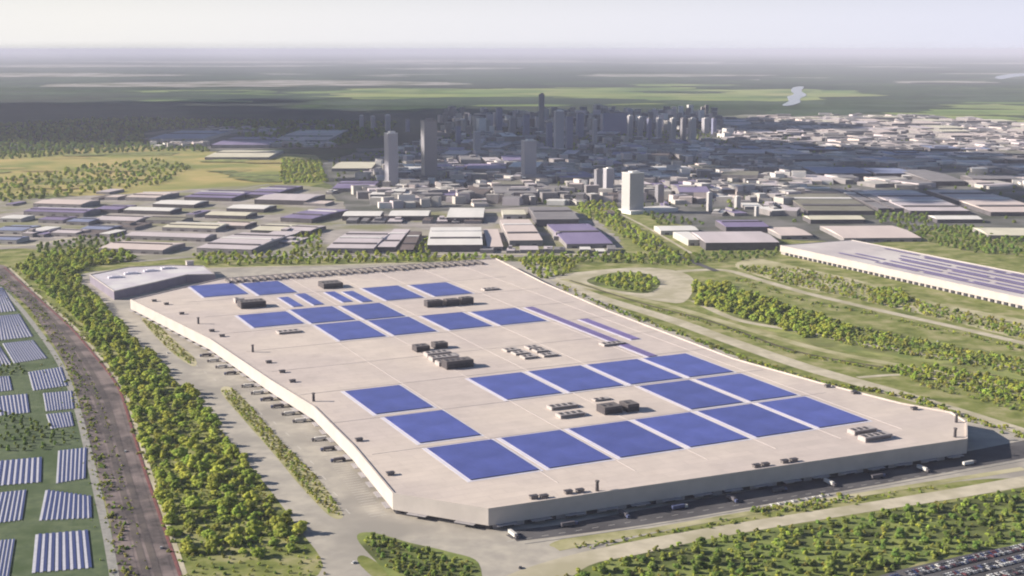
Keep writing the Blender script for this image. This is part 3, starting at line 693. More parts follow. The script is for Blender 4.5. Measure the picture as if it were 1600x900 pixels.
# ------------------------------------------------------------------ solar farm beside the railway
M_farm = solar_mat('farm_panels', (0.065, 0.085, 0.24), (0.08, 0.10, 0.27), pitch=1.1)
M_strip = mat('pale_strip', (0.50, 0.50, 0.58), (0.42, 0.42, 0.50), 0.3, 0.8)
M_post = mat('galvanised_post', (0.30, 0.30, 0.32), (0.24, 0.24, 0.26), 0.5, 0.5, metal=0.4)
def solar_rows(q, n, label, group, across=0.5):
    n = round(n*1.4)
    TL, TR_, BR, BL = [at(*p) for p in q]
    for i in range(n):
        t = (i + 0.5)/n
        p = (TL[0]+(TR_[0]-TL[0])*t, TL[1]+(TR_[1]-TL[1])*t); r = (BL[0]+(BR[0]-BL[0])*t, BL[1]+(BR[1]-BL[1])*t)
        L_ = math.hypot(p[0]-r[0], p[1]-r[1]); an = math.atan2(p[1]-r[1], p[0]-r[0])
        pitch = (math.hypot(TR_[0]-TL[0], TR_[1]-TL[1]) + math.hypot(BR[0]-BL[0], BR[1]-BL[1]))/2/n
        wd = pitch*0.48; th = R(8)
        e = empty('solar_row', ((p[0]+r[0])/2, (p[1]+r[1])/2, 0), an); tag(e, label, 'solar row', group)
        # the table leans to its right-hand side; a pale raised strip lies in the lane beside it
        dy, dz = wd/2*math.cos(th), wd/2*math.sin(th); off = -pitch*0.18; z0 = 0.8 + dz
        m = MB(); T = [(-L_/2, off-dy, z0-dz), (L_/2, off-dy, z0-dz), (L_/2, off+dy, z0+dz), (-L_/2, off+dy, z0+dz)]
        Bt = [(x, y, z-0.12) for x, y, z in T]
        m.quad(T)
        for a in range(4): m.quad([Bt[a], Bt[(a+1) % 4], T[(a+1) % 4], T[a]])
        m.quad(Bt[::-1]); m.build('panel', M_farm, e)
        m = MB()
        m.box(0, off, z0-0.42, L_*0.97, 0.25, 0.2)
        for k in range(max(2, int(L_/9))): m.box(-L_/2+2+k*(L_-4)/max(1, int(L_/9)-1), off, 0, 0.22, 0.22, z0-0.25)
        m.build('frame', M_post, e)
        m = MB(); m.box(0, off+pitch*0.485, 0.02, L_, pitch*0.46, 0.5); m.build('pale_strip', M_strip, e)
for q, n, where in (
    ([(-14,452),(4,450),(26,486),(-14,490)], 6, 'the tiny farm block at the far tip'),
    ([(-14,541),(-2,540),(20,570),(-14,574)], 4, 'the farm block cut by the photo edge'),
    ([(-14,495),(30,491),(52,526),(-14,534)], 9, 'the farthest farm block'),
    ([(4,537),(52,532),(74,560),(22,568)], 9, 'the second farthest farm block'),
    ([(44,582),(96,574),(106,603),(52,611)], 8, 'the block by the bend of the farm path'),
    ([(-14,590),(15,588),(20,610),(-12,614)], 5, 'the small edge block beside the bend'),
    ([(-5,620),(43,616),(47,645),(0,650)], 6, 'the left block before the dark bushes'),
    ([(67,615),(113,611),(116,639),(72,643)], 7, 'the right block before the dark bushes'),
    ([(72,648),(111,644),(116,666),(80,671)], 6, 'the small block touching the bushes'),
    ([(-2,721),(66,715),(65,754),(-8,760)], 6, 'the wide left block, third row'),
    ([(91,705),(136,700),(134,748),(88,756)], 5, 'the narrow right block, third row'),
    ([(-6,771),(42,766),(35,813),(-18,820)], 5, 'the left block, second row'),
    ([(72,766),(142,776),(144,810),(62,814)], 7, 'the right block, second row'),
    ([(-12,846),(24,843),(14,905),(-24,908)], 4, 'the left block, front row'),
    ([(56,836),(138,829),(145,888),(50,896)], 6, 'the right block, front row')):
    solar_rows(q, n, f'blue solar row with pale strip in {where}', f'solar rows in {where}')

# ------------------------------------------------------------------ trees
def leaf(name, c1, c2, rand=0.28):
    m = mat(name, c1, c2, 0.22, 0.75, 0.15, detail=2, rand=rand)
    N, L = m.node_tree.nodes, m.node_tree.links; b = N['Principled BSDF']      # thin leaves let some light through
    tl = N.new('ShaderNodeBsdfTranslucent'); mx = N.new('ShaderNodeMixShader'); mx.inputs[0].default_value = 0.35
    L.new(b.inputs['Base Color'].links[0].from_socket, tl.inputs[0]); L.new(b.outputs[0], mx.inputs[1]); L.new(tl.outputs[0], mx.inputs[2])
    L.new(mx.outputs[0], N['Material Output'].inputs['Surface'])
    return m
M_leaf = leaf('leaf_bright', (0.25, 0.33, 0.05), (0.44, 0.475, 0.09))
M_leafd = leaf('leaf_deep', (0.13, 0.205, 0.045), (0.27, 0.33, 0.075))
M_leafo = leaf('leaf_olive', (0.22, 0.235, 0.05), (0.38, 0.365, 0.10))
M_bark = mat('bark', (0.09, 0.065, 0.045), (0.05, 0.038, 0.028), 0.8, 0.9)
def crown_mesh(seed, r, h, zb, nb, nq, mt, squash=1.0):
    """crown of uneven leaf clumps: every clump a rough core with leaf sprays standing off it"""
    rg = random.Random(seed); V = []; F = []
    bm = bmesh.new(); bmesh.ops.create_icosphere(bm, subdivisions=2, radius=1.0); bv = [v.co.copy() for v in bm.verts]; bf = [[v.index for v in f.verts] for f in bm.faces]; bm.free()
    for i in range(nb):
        a = rg.uniform(0, 2*math.pi); t = rg.random(); z = zb + h*(0.12 + 0.8*t)
        rr = r*(0.75 - 0.55*abs(t-0.35)*1.3)*math.sqrt(rg.random())
        c = Vector((rr*math.cos(a), rr*math.sin(a), z)); s = r*rg.uniform(0.26, 0.44)*(1.05-0.4*t)
        n0 = len(V)
        for v in bv:
            d = 0.9*rg.uniform(0.82, 1.12); V.append(tuple(c + Vector((v.x*s*d, v.y*s*d, v.z*s*d*0.85))))
        F += [tuple(n0+k for k in f) for f in bf]
        for q in range(nq):
            u = Vector((rg.gauss(0, 1), rg.gauss(0, 1), rg.gauss(0.25, 1))).normalized()
            p = c + Vector((u.x*s, u.y*s, u.z*s*0.85))*rg.uniform(0.85, 1.14)
            nrm = (u + Vector((rg.uniform(-.7, .7), rg.uniform(-.7, .7), rg.uniform(-.4, .8)))).normalized()
            tx = nrm.orthogonal().normalized(); tx.rotate(Matrix.Rotation(rg.uniform(0, 6.28), 3, nrm)); ty = nrm.cross(tx)
            e = s*rg.uniform(0.12, 0.26); n0 = len(V)
            for sx, sy in ((-1, -.6), (1, -.8), (.8, .7), (-.7, 1)): V.append(tuple(p + tx*e*sx + ty*e*sy))
            F.append((n0, n0+1, n0+2, n0+3))
    me = bpy.data.meshes.new('crown'); me.from_pydata(V, [], F); me.materials.append(mt); me.update(); return me
def trunk_mesh(seed, h, r):
    rg = random.Random(seed); m = MB(); k = 7
    def limb(p, q, r0, r1):
        p, q = Vector(p), Vector(q); d = (q-p).normalized(); a = d.orthogonal().normalized(); b = d.cross(a)
        A = [p + a*r0*math.cos(2*math.pi*i/k) + b*r0*math.sin(2*math.pi*i/k) for i in range(k)]
        B = [q + a*r1*math.cos(2*math.pi*i/k) + b*r1*math.sin(2*math.pi*i/k) for i in range(k)]
        for i in range(k): m.quad([A[i], A[(i+1) % k], B[(i+1) % k], B[i]])
    limb((0, 0, -0.3), (0.1, 0, h*0.45), r, r*0.75); limb((0.1, 0, h*0.45), (0.3, 0.2, h*0.8), r*0.75, r*0.3)
    for i in range(5):
        an = rg.uniform(0, 6.28); z = h*rg.uniform(0.3, 0.55); limb((0.1, 0, z), (math.cos(an)*h*0.25, math.sin(an)*h*0.25, z+h*0.25), r*0.4, r*0.12)
    me = bpy.data.meshes.new('trunk'); me.from_pydata(m.v, [], m.f); me.materials.append(M_bark); me.update(); return me
PROTO = {}
for key, mt in (('bright', M_leaf), ('deep', M_leafd), ('olive', M_leafo)):
    for i in range(4):
        r, h = ((5.4, 6.6), (6.2, 7.2), (5.0, 7.8), (5.8, 5.8))[i]
        PROTO[key, i] = (crown_mesh(11*i+len(key), r, h, 0.7, 19, 34, mt), trunk_mesh(i, 9.0, 0.34))
# shrub: broad and low
SHRUB = {k: crown_mesh(60+j, 2.3, 2.4, 0.0, 9, 22, mt) for j, (k, mt) in enumerate((('bright', M_leaf), ('deep', M_leafd), ('olive', M_leafo)))}
def tree(x, y, s, key, label, group):
    i = random.randrange(4); cm, tm = PROTO[key, i]
    e = empty('tree', (x, y, 0), random.uniform(0, 6.28)); e.scale = (s*random.uniform(.9, 1.15), s*random.uniform(.9, 1.15), s*random.uniform(.68, 1.0))
    c = bpy.data.objects.new('crown', cm); COL.objects.link(c); c.parent = e
    t = bpy.data.objects.new('trunk', tm); COL.objects.link(t); t.parent = e
    tag(e, label, 'tree', group); return c, t
BELT = [  # polygon in pixels, spacing (m), size range, leaf, label
    ([(188,600),(236,592),(300,610),(335,655),(372,705),(415,760),(455,810),(478,842),(470,868),(400,872),(300,868),(272,845),(248,780),(224,700),(203,640)], 13.0, (0.85, 1.6), 'bright', 'bright green tree in the wood between the railway and the left service road'),
    ([(125,500),(205,530),(240,560),(270,592),(226,604),(190,596),(160,556)], 11.0, (0.95, 1.4), 'bright', 'yellow-green tree in the narrow belt by the rail bend, short of the big wood'),
    ([(24,418),(60,408),(112,424),(150,468),(200,522),(168,530),(120,498),(70,458)], 11.5, (1.0, 1.5), 'bright', 'yellow-green tree in the belt between the railway and the annex'),
    ([(36,408),(80,396),(140,392),(200,396),(215,408),(140,416),(112,432),(60,436)], 12.5, (1.1, 1.6), 'bright', 'yellow-green tree in the grove left of the annex, by the far rail bend'),
    ([(890,905),(960,880),(1100,850),(1300,818),(1480,790),(1640,770),(1640,836),(1530,856),(1400,886),(1290,918),(1280,930),(900,930)], 11.5, (0.55, 1.1), 'deep', 'deep green tree in the wood in front of the factory, beside the car park'),
    ([(566,846),(590,838),(650,858),(735,882),(730,915),(650,915),(610,888)], 6.5, (0.42, 0.7), 'deep', 'small dark tree on the grass island at the front left road fork'),
]
cand = []
for k, (poly, sp, (s0, s1), key, lab) in enumerate(BELT):
    for x, y in scatter(poly, sp, 30+k): cand.append((x, y, random.uniform(s0, s1), key, lab))
RIGHT = [
    ([(1078,444),(1130,446),(1220,478),(1290,500),(1335,512),(1330,528),(1260,528),(1180,502),(1090,478)], 11.5, (1.0, 1.5), 'bright', 'bright green tree in the belt right of the factory, below the curved road'),
    ([(925,438),(965,428),(1010,430),(1030,442),(1010,457),(965,452)], 11, (0.75, 1.05), 'bright', 'green tree on the oval island by the round plaza'),
    ([(1210,420),(1260,418),(1330,438),(1342,462),(1280,466),(1215,440)], 12, (0.7, 1.0), 'olive', 'olive tree in the copse in front of the long white factory'),
    ([(1368,455),(1405,452),(1420,470),(1400,482),(1370,476)], 10, (0.7, 1.0), 'bright', 'green tree in the small round copse by the long white factory'),
    ([(1425,470),(1500,478),(1560,502),(1520,512),(1440,490)], 14, (0.6, 0.9), 'olive', 'olive tree on the rough ground below the long white factory'),
    ([(1400,590),(1480,600),(1560,622),(1640,640),(1640,612),(1540,585),(1440,570),(1380,575)], 11, (0.6, 0.95), 'bright', 'green tree in the garden strip at the right edge beside the factory'),
    ([(1330,520),(1450,545),(1570,562),(1640,570),(1640,556),(1480,530),(1380,512)], 13, (0.5, 0.8), 'olive', 'olive tree along the thin road right of the factory'),
    ([(1100,470),(1200,508),(1320,540),(1450,560),(1600,580),(1600,560),(1450,540),(1330,520),(1200,490)], 24, (0.5, 1.0), 'olive', 'olive tree on the grass slope between the curved roads right of the factory'),
    ([(810,405),(870,402),(905,412),(880,432),(850,438),(822,420)], 11, (0.75, 1.05), 'bright', 'green tree at the far right corner of the factory'),
]
for k, (poly, sp, (s0, s1), key, lab) in enumerate(RIGHT):
    for x, y in scatter(poly, sp, 60+k): cand.append((x, y, random.uniform(s0, s1), key, lab))
def inframe(x, y, pad=6):
    px, py = proj(x, y, 3); return -pad < px < 1600+pad and py < 900+pad
cand = [c for c in cand if inframe(c[0], c[1])]
cand.sort(key=lambda c: math.hypot(c[0], c[1])/c[2])
NTREE = 298
SRC = {}
for c in cand[:NTREE]:
    o, t = tree(c[0], c[1], c[2], c[3], c[4], c[4].replace(' tree ', ' trees ').replace('small dark', 'small dark'))
    for i in range(4):
        if o.data == PROTO[c[3], i][0]: SRC.setdefault((c[3], i), (o, t))
rest = cand[NTREE:]
def gn_scatter(name, pts, sources, kind='stuff'):
    """one object: plants standing on points (x, y, z, scale)"""
    me = bpy.data.meshes.new(name); me.from_pydata([(p[0], p[1], p[2]) for p in pts], [], [])
    at_ = me.attributes.new('size', 'FLOAT', 'POINT'); at_.data.foreach_set('value', [p[3] for p in pts])
    o = bpy.data.objects.new(name, me); COL.objects.link(o); o['kind'] = kind
    g = bpy.data.node_groups.new(name, 'GeometryNodeTree')
    g.interface.new_socket('Geometry', in_out='INPUT', socket_type='NodeSocketGeometry'); g.interface.new_socket('Geometry', in_out='OUTPUT', socket_type='NodeSocketGeometry')
    N, L = g.nodes, g.links; gi = N.new('NodeGroupInput'); go = N.new('NodeGroupOutput')
    iop = N.new('GeometryNodeInstanceOnPoints'); L.new(gi.outputs[0], iop.inputs['Points'])
    g2i = N.new('GeometryNodeGeometryToInstance')
    for so in sources:
        jn = N.new('GeometryNodeJoinGeometry')
        for s in so:
            oi = N.new('GeometryNodeObjectInfo'); oi.transform_space = 'ORIGINAL'; oi.inputs['Object'].default_value = s; L.new(oi.outputs['Geometry'], jn.inputs[0])
        L.new(jn.outputs[0], g2i.inputs[0])
    L.new(g2i.outputs[0], iop.inputs['Instance']); iop.inputs['Pick Instance'].default_value = True
    ri = N.new('FunctionNodeRandomValue'); ri.data_type = 'INT'; ri.inputs[4].default_value = 0; ri.inputs[5].default_value = len(sources)-1; ri.inputs['Seed'].default_value = 3
    L.new(ri.outputs[2], iop.inputs['Instance Index'])
    rr = N.new('FunctionNodeRandomValue'); rr.data_type = 'FLOAT'; rr.inputs[2].default_value = 0; rr.inputs[3].default_value = 6.283; rr.inputs['Seed'].default_value = 9
    cx = N.new('ShaderNodeCombineXYZ'); L.new(rr.outputs[1], cx.inputs[2]); L.new(cx.outputs[0], iop.inputs['Rotation'])
    na = N.new('GeometryNodeInputNamedAttribute'); na.data_type = 'FLOAT'; na.inputs['Name'].default_value = 'size'
    L.new(na.outputs[0], iop.inputs['Scale'])
    L.new(iop.outputs[0], go.inputs[0])
    md = o.modifiers.new('scatter', 'NODES'); md.node_group = g
    return o
def src(key): return [SRC[k] for k in sorted(SRC) if k[0] == key]
for key in ('bright', 'deep', 'olive'):
    P = [(c[0], c[1], 0, c[2]) for c in rest if c[3] == key]
    # farther woods, hedges and street trees that read as masses
    FAR = {'bright': [([(300,398),(480,396),(640,398),(800,402),(800,408),(560,411),(320,416)], 13, (0.8, 1.1)), ([(905,312),(960,318),(975,345),(1030,378),(1060,400),(1010,395),(950,355),(905,335)], 15, (0.9, 1.3)),
                      ([(440,250),(500,252),(512,284),(440,288)], 16, (1.0, 1.5)), ([(455,372),(500,362),(505,392),(455,396)], 15, (0.8, 1.1)), ([(650,378),(672,374),(672,400),(645,400)], 14, (0.8, 1.2)), ([(0,282),(130,262),(240,250),(300,262),(250,288),(120,306),(0,318)], 26, (0.8, 1.7)), ([(820,396),(960,396),(1080,402),(1080,416),(960,410),(840,410)], 15, (0.7, 1.1))],
           'deep': [([(1400,352),(1520,356),(1640,382),(1640,408),(1500,392),(1420,370)], 14, (0.9, 1.3)), ([(1368,332),(1450,336),(1460,348),(1372,350)], 16, (0.9, 1.2)), ([(820,402),(1100,396),(1216,392),(1216,402),(1090,412),(960,412),(860,408)], 14, (0.7, 1.1)),
                    ([(0,640),(40,655),(100,672),(125,690),(60,704),(0,705)], 8, (0.35, 0.6)), ([(0,572),(34,570),(40,584),(0,588)], 8, (0.35, 0.55)), ([(1000,330),(1090,346),(1110,352),(1030,352)], 18, (0.8, 1.2)), ([(520,250),(600,236),(700,240),(700,300),(560,310),(520,290)], 42, (0.8, 1.3)), ([(600,240),(700,210),(1200,200),(1300,240),(1200,330),(900,320),(600,320)], 40, (0.8, 1.4)), ([(1220,215),(1600,225),(1600,350),(1240,350)], 60, (0.8, 1.3)),
                    ([(60,384),(140,372),(190,366),(215,380),(150,392),(60,396)], 15, (0.8, 1.2)), ([(0,232),(120,226),(300,222),(330,238),(240,236),(60,246),(0,250)], 26, (1.2, 2.0))],
           'olive': [([(600,392),(660,394),(800,396),(796,402),(600,402)], 16, (0.7, 1.0)), ([(0,252),(120,240),(260,232),(360,244),(330,262),(180,270),(0,296)], 34, (0.8, 1.5)), ([(330,250),(440,246),(440,262),(340,270)], 45, (0.8, 1.3)), ([(200,330),(440,300),(500,330),(470,360),(300,372),(200,360)], 60, (0.5, 0.8)), ([(1240,340),(1450,345),(1450,376),(1240,380)], 36, (0.6, 0.9)), ([(1050,408),(1210,400),(1220,414),(1150,416),(1060,420)], 22, (0.6, 0.9))]}[key]
    for j, (poly, sp, (s0, s1)) in enumerate(FAR):
        P += [(x, y, 0.3, random.uniform(s0, s1)) for x, y in scatter(poly, sp, 100+j+len(key), 3000)]
    if P: gn_scatter('woodland', P, src(key))
# the great dark forest behind the meadow and city
P = [(x, y, 0.5, random.uniform(1.6, 2.6)) for x, y in scatter([(-20,236),(-20,196),(200,186),(420,190),(620,192),(600,214),(520,232),(420,230),(340,200),(230,204),(220,224),(120,230)], 36, 5, 9000)]
gn_scatter('forest', P, src('deep'))
# undergrowth: hedge strips and scrub
def along_px(line, n, jit, seed):
    rg = random.Random(seed); Wd = smooth_line([at(*p) for p in line], 30); out = []
    for _ in range(n):
        i = rg.uniform(0, len(Wd)-1.001); k = int(i); t = i-k; p = (Wd[k][0]+(Wd[k+1][0]-Wd[k][0])*t, Wd[k][1]+(Wd[k+1][1]-Wd[k][1])*t)
        out.append((p[0]+rg.gauss(0, jit), p[1]+rg.gauss(0, jit)))
    return out
shr = {}
for i, key in enumerate(('bright', 'deep', 'olive')):
    x, y = at(*((352, 616), (600, 845), (1300, 612))[i]); o = bpy.data.objects.new('shrub', SHRUB[key]); COL.objects.link(o); o.location = (x, y, 0.1); shr[key] = o
tag(shr['bright'], 'bright low shrub at the far end of the left median strip', 'shrub'); tag(shr['deep'], 'dark low shrub at the rear tip of the grass island', 'shrub'); tag(shr['olive'], 'olive low shrub behind the right edge of the factory roof', 'shrub')
P = []
U = lambda pts, a, b: [(x, y, 0.1, random.uniform(a, b)) for x, y in pts]
P += U(along_px([(875,446),(950,480),(1040,514),(1150,556),(1250,590),(1330,610)], 230, 4, 1), 0.8, 1.9)
P += U(along_px([(1330,606),(1420,622),(1500,650),(1620,690)], 130, 4, 2), 0.8, 1.8)
P += U(along_px([(1000,478),(1110,506),(1230,548),(1330,570),(1480,596),(1640,636)], 170, 3, 3), 0.7, 1.4)
P += U(along_px([(1150,436),(1250,468),(1361,492),(1487,520),(1640,556)], 150, 7, 4), 0.7, 1.6)
P += U(scatter([(1150,418),(1250,420),(1350,446),(1450,476),(1640,520),(1640,540),(1480,500),(1340,468),(1240,446)], 8, 5), 0.9, 2.6)
P += U(along_px([(900,856),(1010,838),(1120,820),(1230,800),(1340,782),(1480,758)], 120, 3, 6), 0.5, 1.0)
P += U(along_px([(1180,800),(1260,790),(1330,775)], 60, 5, 7), 0.7, 1.5)
P += U(scatter([(0,430),(60,500),(100,580),(140,700),(180,840),(190,900),(150,900),(130,720),(60,560),(0,470)], 16, 8), 0.3, 0.8)
P += U(scatter([(195,600),(225,700),(260,800),(300,870),(470,860),(400,740),(300,620)], 5.5, 9), 0.6, 1.7)
P += U(scatter([(300,858),(490,855),(510,900),(300,915)], 7, 19), 0.5, 1.1)
P += U(along_px([(p[0]+9, p[1]) for p in Lf], 330, 3.5, 31), 0.5, 1.2) + U(along_px([(p[0]-2, p[1]) for p in Lf], 160, 3.5, 32), 0.5, 1.2)
P += U(along_px([(p[0]*0.55+q[0]*0.45, p[1]*0.55+q[1]*0.45) for p, q in zip(Lf, Rt)], 170, 1.6, 33), 0.35, 0.8)
P += U(along_px([(p[0]+7, p[1]) for p in Rt], 260, 3, 34), 0.6, 1.4)
P += U(scatter([(1085,470),(1200,506),(1330,540),(1480,566),(1640,596),(1640,572),(1450,535),(1330,510),(1220,475),(1100,448)], 7, 35), 0.9, 2.6)
P += U(scatter([(1380,575),(1440,572),(1560,590),(1640,610),(1640,660),(1540,630),(1440,604)], 7, 36), 0.8, 1.9)
P += U(scatter([(870,905),(960,872),(1100,842),(1300,811),(1480,784),(1640,760),(1640,838),(1530,858),(1400,890),(1290,922)], 7.5, 37), 0.8, 1.7)
gn_scatter('undergrowth', P, [(shr['bright'],), (shr['deep'],), (shr['bright'],), (shr['olive'],)])
P = U(scatter([(347,612),(362,608),(395,640),(440,692),(490,742),(525,788),(530,805),(515,804),(470,758),(430,710),(382,655)], 4.0, 10), 0.6, 1.3)
P += U(scatter([(224,502),(240,503),(278,540),(304,562),(298,570),(262,545)], 5.0, 11), 0.6, 1.3)
P += U(scatter([(562,844),(582,836),(650,856),(742,882),(735,905),(650,905),(605,888)], 5.0, 12), 0.5, 1.2)
gn_scatter('hedge_planting', P, [(shr['olive'],), (shr['bright'],)])

# ------------------------------------------------------------------ warehouses between the factory and the city
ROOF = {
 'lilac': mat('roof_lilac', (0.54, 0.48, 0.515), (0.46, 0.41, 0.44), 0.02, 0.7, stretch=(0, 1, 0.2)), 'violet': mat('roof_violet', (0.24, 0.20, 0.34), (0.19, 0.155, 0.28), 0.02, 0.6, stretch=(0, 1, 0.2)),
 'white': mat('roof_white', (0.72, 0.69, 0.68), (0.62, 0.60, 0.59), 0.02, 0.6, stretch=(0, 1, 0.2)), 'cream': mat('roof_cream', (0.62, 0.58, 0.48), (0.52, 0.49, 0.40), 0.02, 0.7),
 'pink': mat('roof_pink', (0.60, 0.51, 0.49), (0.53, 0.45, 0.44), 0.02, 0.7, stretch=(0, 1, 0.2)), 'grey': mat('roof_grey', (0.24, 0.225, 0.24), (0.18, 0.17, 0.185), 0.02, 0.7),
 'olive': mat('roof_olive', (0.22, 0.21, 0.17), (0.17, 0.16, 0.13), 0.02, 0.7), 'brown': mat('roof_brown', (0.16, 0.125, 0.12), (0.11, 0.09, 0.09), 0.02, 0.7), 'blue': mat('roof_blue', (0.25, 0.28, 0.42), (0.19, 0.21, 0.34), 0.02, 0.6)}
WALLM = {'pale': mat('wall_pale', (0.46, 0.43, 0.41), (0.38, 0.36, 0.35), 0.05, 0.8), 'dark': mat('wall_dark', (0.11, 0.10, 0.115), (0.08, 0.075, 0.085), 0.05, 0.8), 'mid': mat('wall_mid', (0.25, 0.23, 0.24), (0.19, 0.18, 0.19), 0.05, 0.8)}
def warehouse(x0, yf, x1, yb, rot, h, roof, wall, label, strips=0, group='warehouses between the factory and the city'):
    """front foot from x0 to x1 at yf, roof reaching back to yb"""
    A, B = at(x0, yf), at(x1, yf); wd = B[0]-A[0]; mx = (x0+x1)/2
    C_ = at(mx, yb, h); c0 = at(mx, yf); dp = max(20, C_[1]-c0[1]); r = R(rot)
    cx, cy = c0[0] - math.sin(r)*dp/2, c0[1] + math.cos(r)*dp/2
    e = empty('warehouse', (cx, cy, 0), r); tag(e, label, 'warehouse', group)
    m = MB(); m.box(0, 0, -0.5, wd, dp, h+0.5); m.build('wall', WALLM[wall], e)
    m = MB(); g = min(4.0, wd*0.04)
    m.quad([(-wd/2-.4, -dp/2-.4, h+.3), (wd/2+.4, -dp/2-.4, h+.3), (wd/2+.4, 0, h+g), (-wd/2-.4, 0, h+g)]); m.quad([(-wd/2-.4, 0, h+g), (wd/2+.4, 0, h+g), (wd/2+.4, dp/2+.4, h+.3), (-wd/2-.4, dp/2+.4, h+.3)])
    m.quad([(-wd/2-.4, -dp/2-.4, h+.3), (-wd/2-.4, 0, h+g), (-wd/2-.4, dp/2+.4, h+.3)]); m.quad([(wd/2+.4, dp/2+.4, h+.3), (wd/2+.4, 0, h+g), (wd/2+.4, -dp/2-.4, h+.3)])
    rf = m.build('roof', ROOF[roof], e)
    for k in range(strips):
        yy = -dp/2 + (k+0.75)*dp/(strips+0.5); zz = h + .3 + (g-.3)*(1-abs(yy)/(dp/2)) + 0.9
        m = MB(); m.box(0, yy, zz-0.8, wd*0.94, dp*0.05, 1.6); m.build('roof_vent', ROOF['white'] if k % 2 else WALLM['dark'], rf)
    n = max(2, int(wd/26))
    d0 = None
    if yf > 320:
        m = MB(); m.box(0, 0, 0.3, min(9, wd/n*0.5), 0.3, min(5, h*0.5))
        for k in range(min(n, 10)):
            xx = -wd/2 + (k+0.5)*wd/min(n, 10)
            if d0 is None: d0 = m.build('door', WALLM['dark'], e, (xx, -dp/2-0.16, 0))
            else:
                d = d0.copy(); COL.objects.link(d); d.location = (xx, -dp/2-0.16, 0)
    return e
WH = []
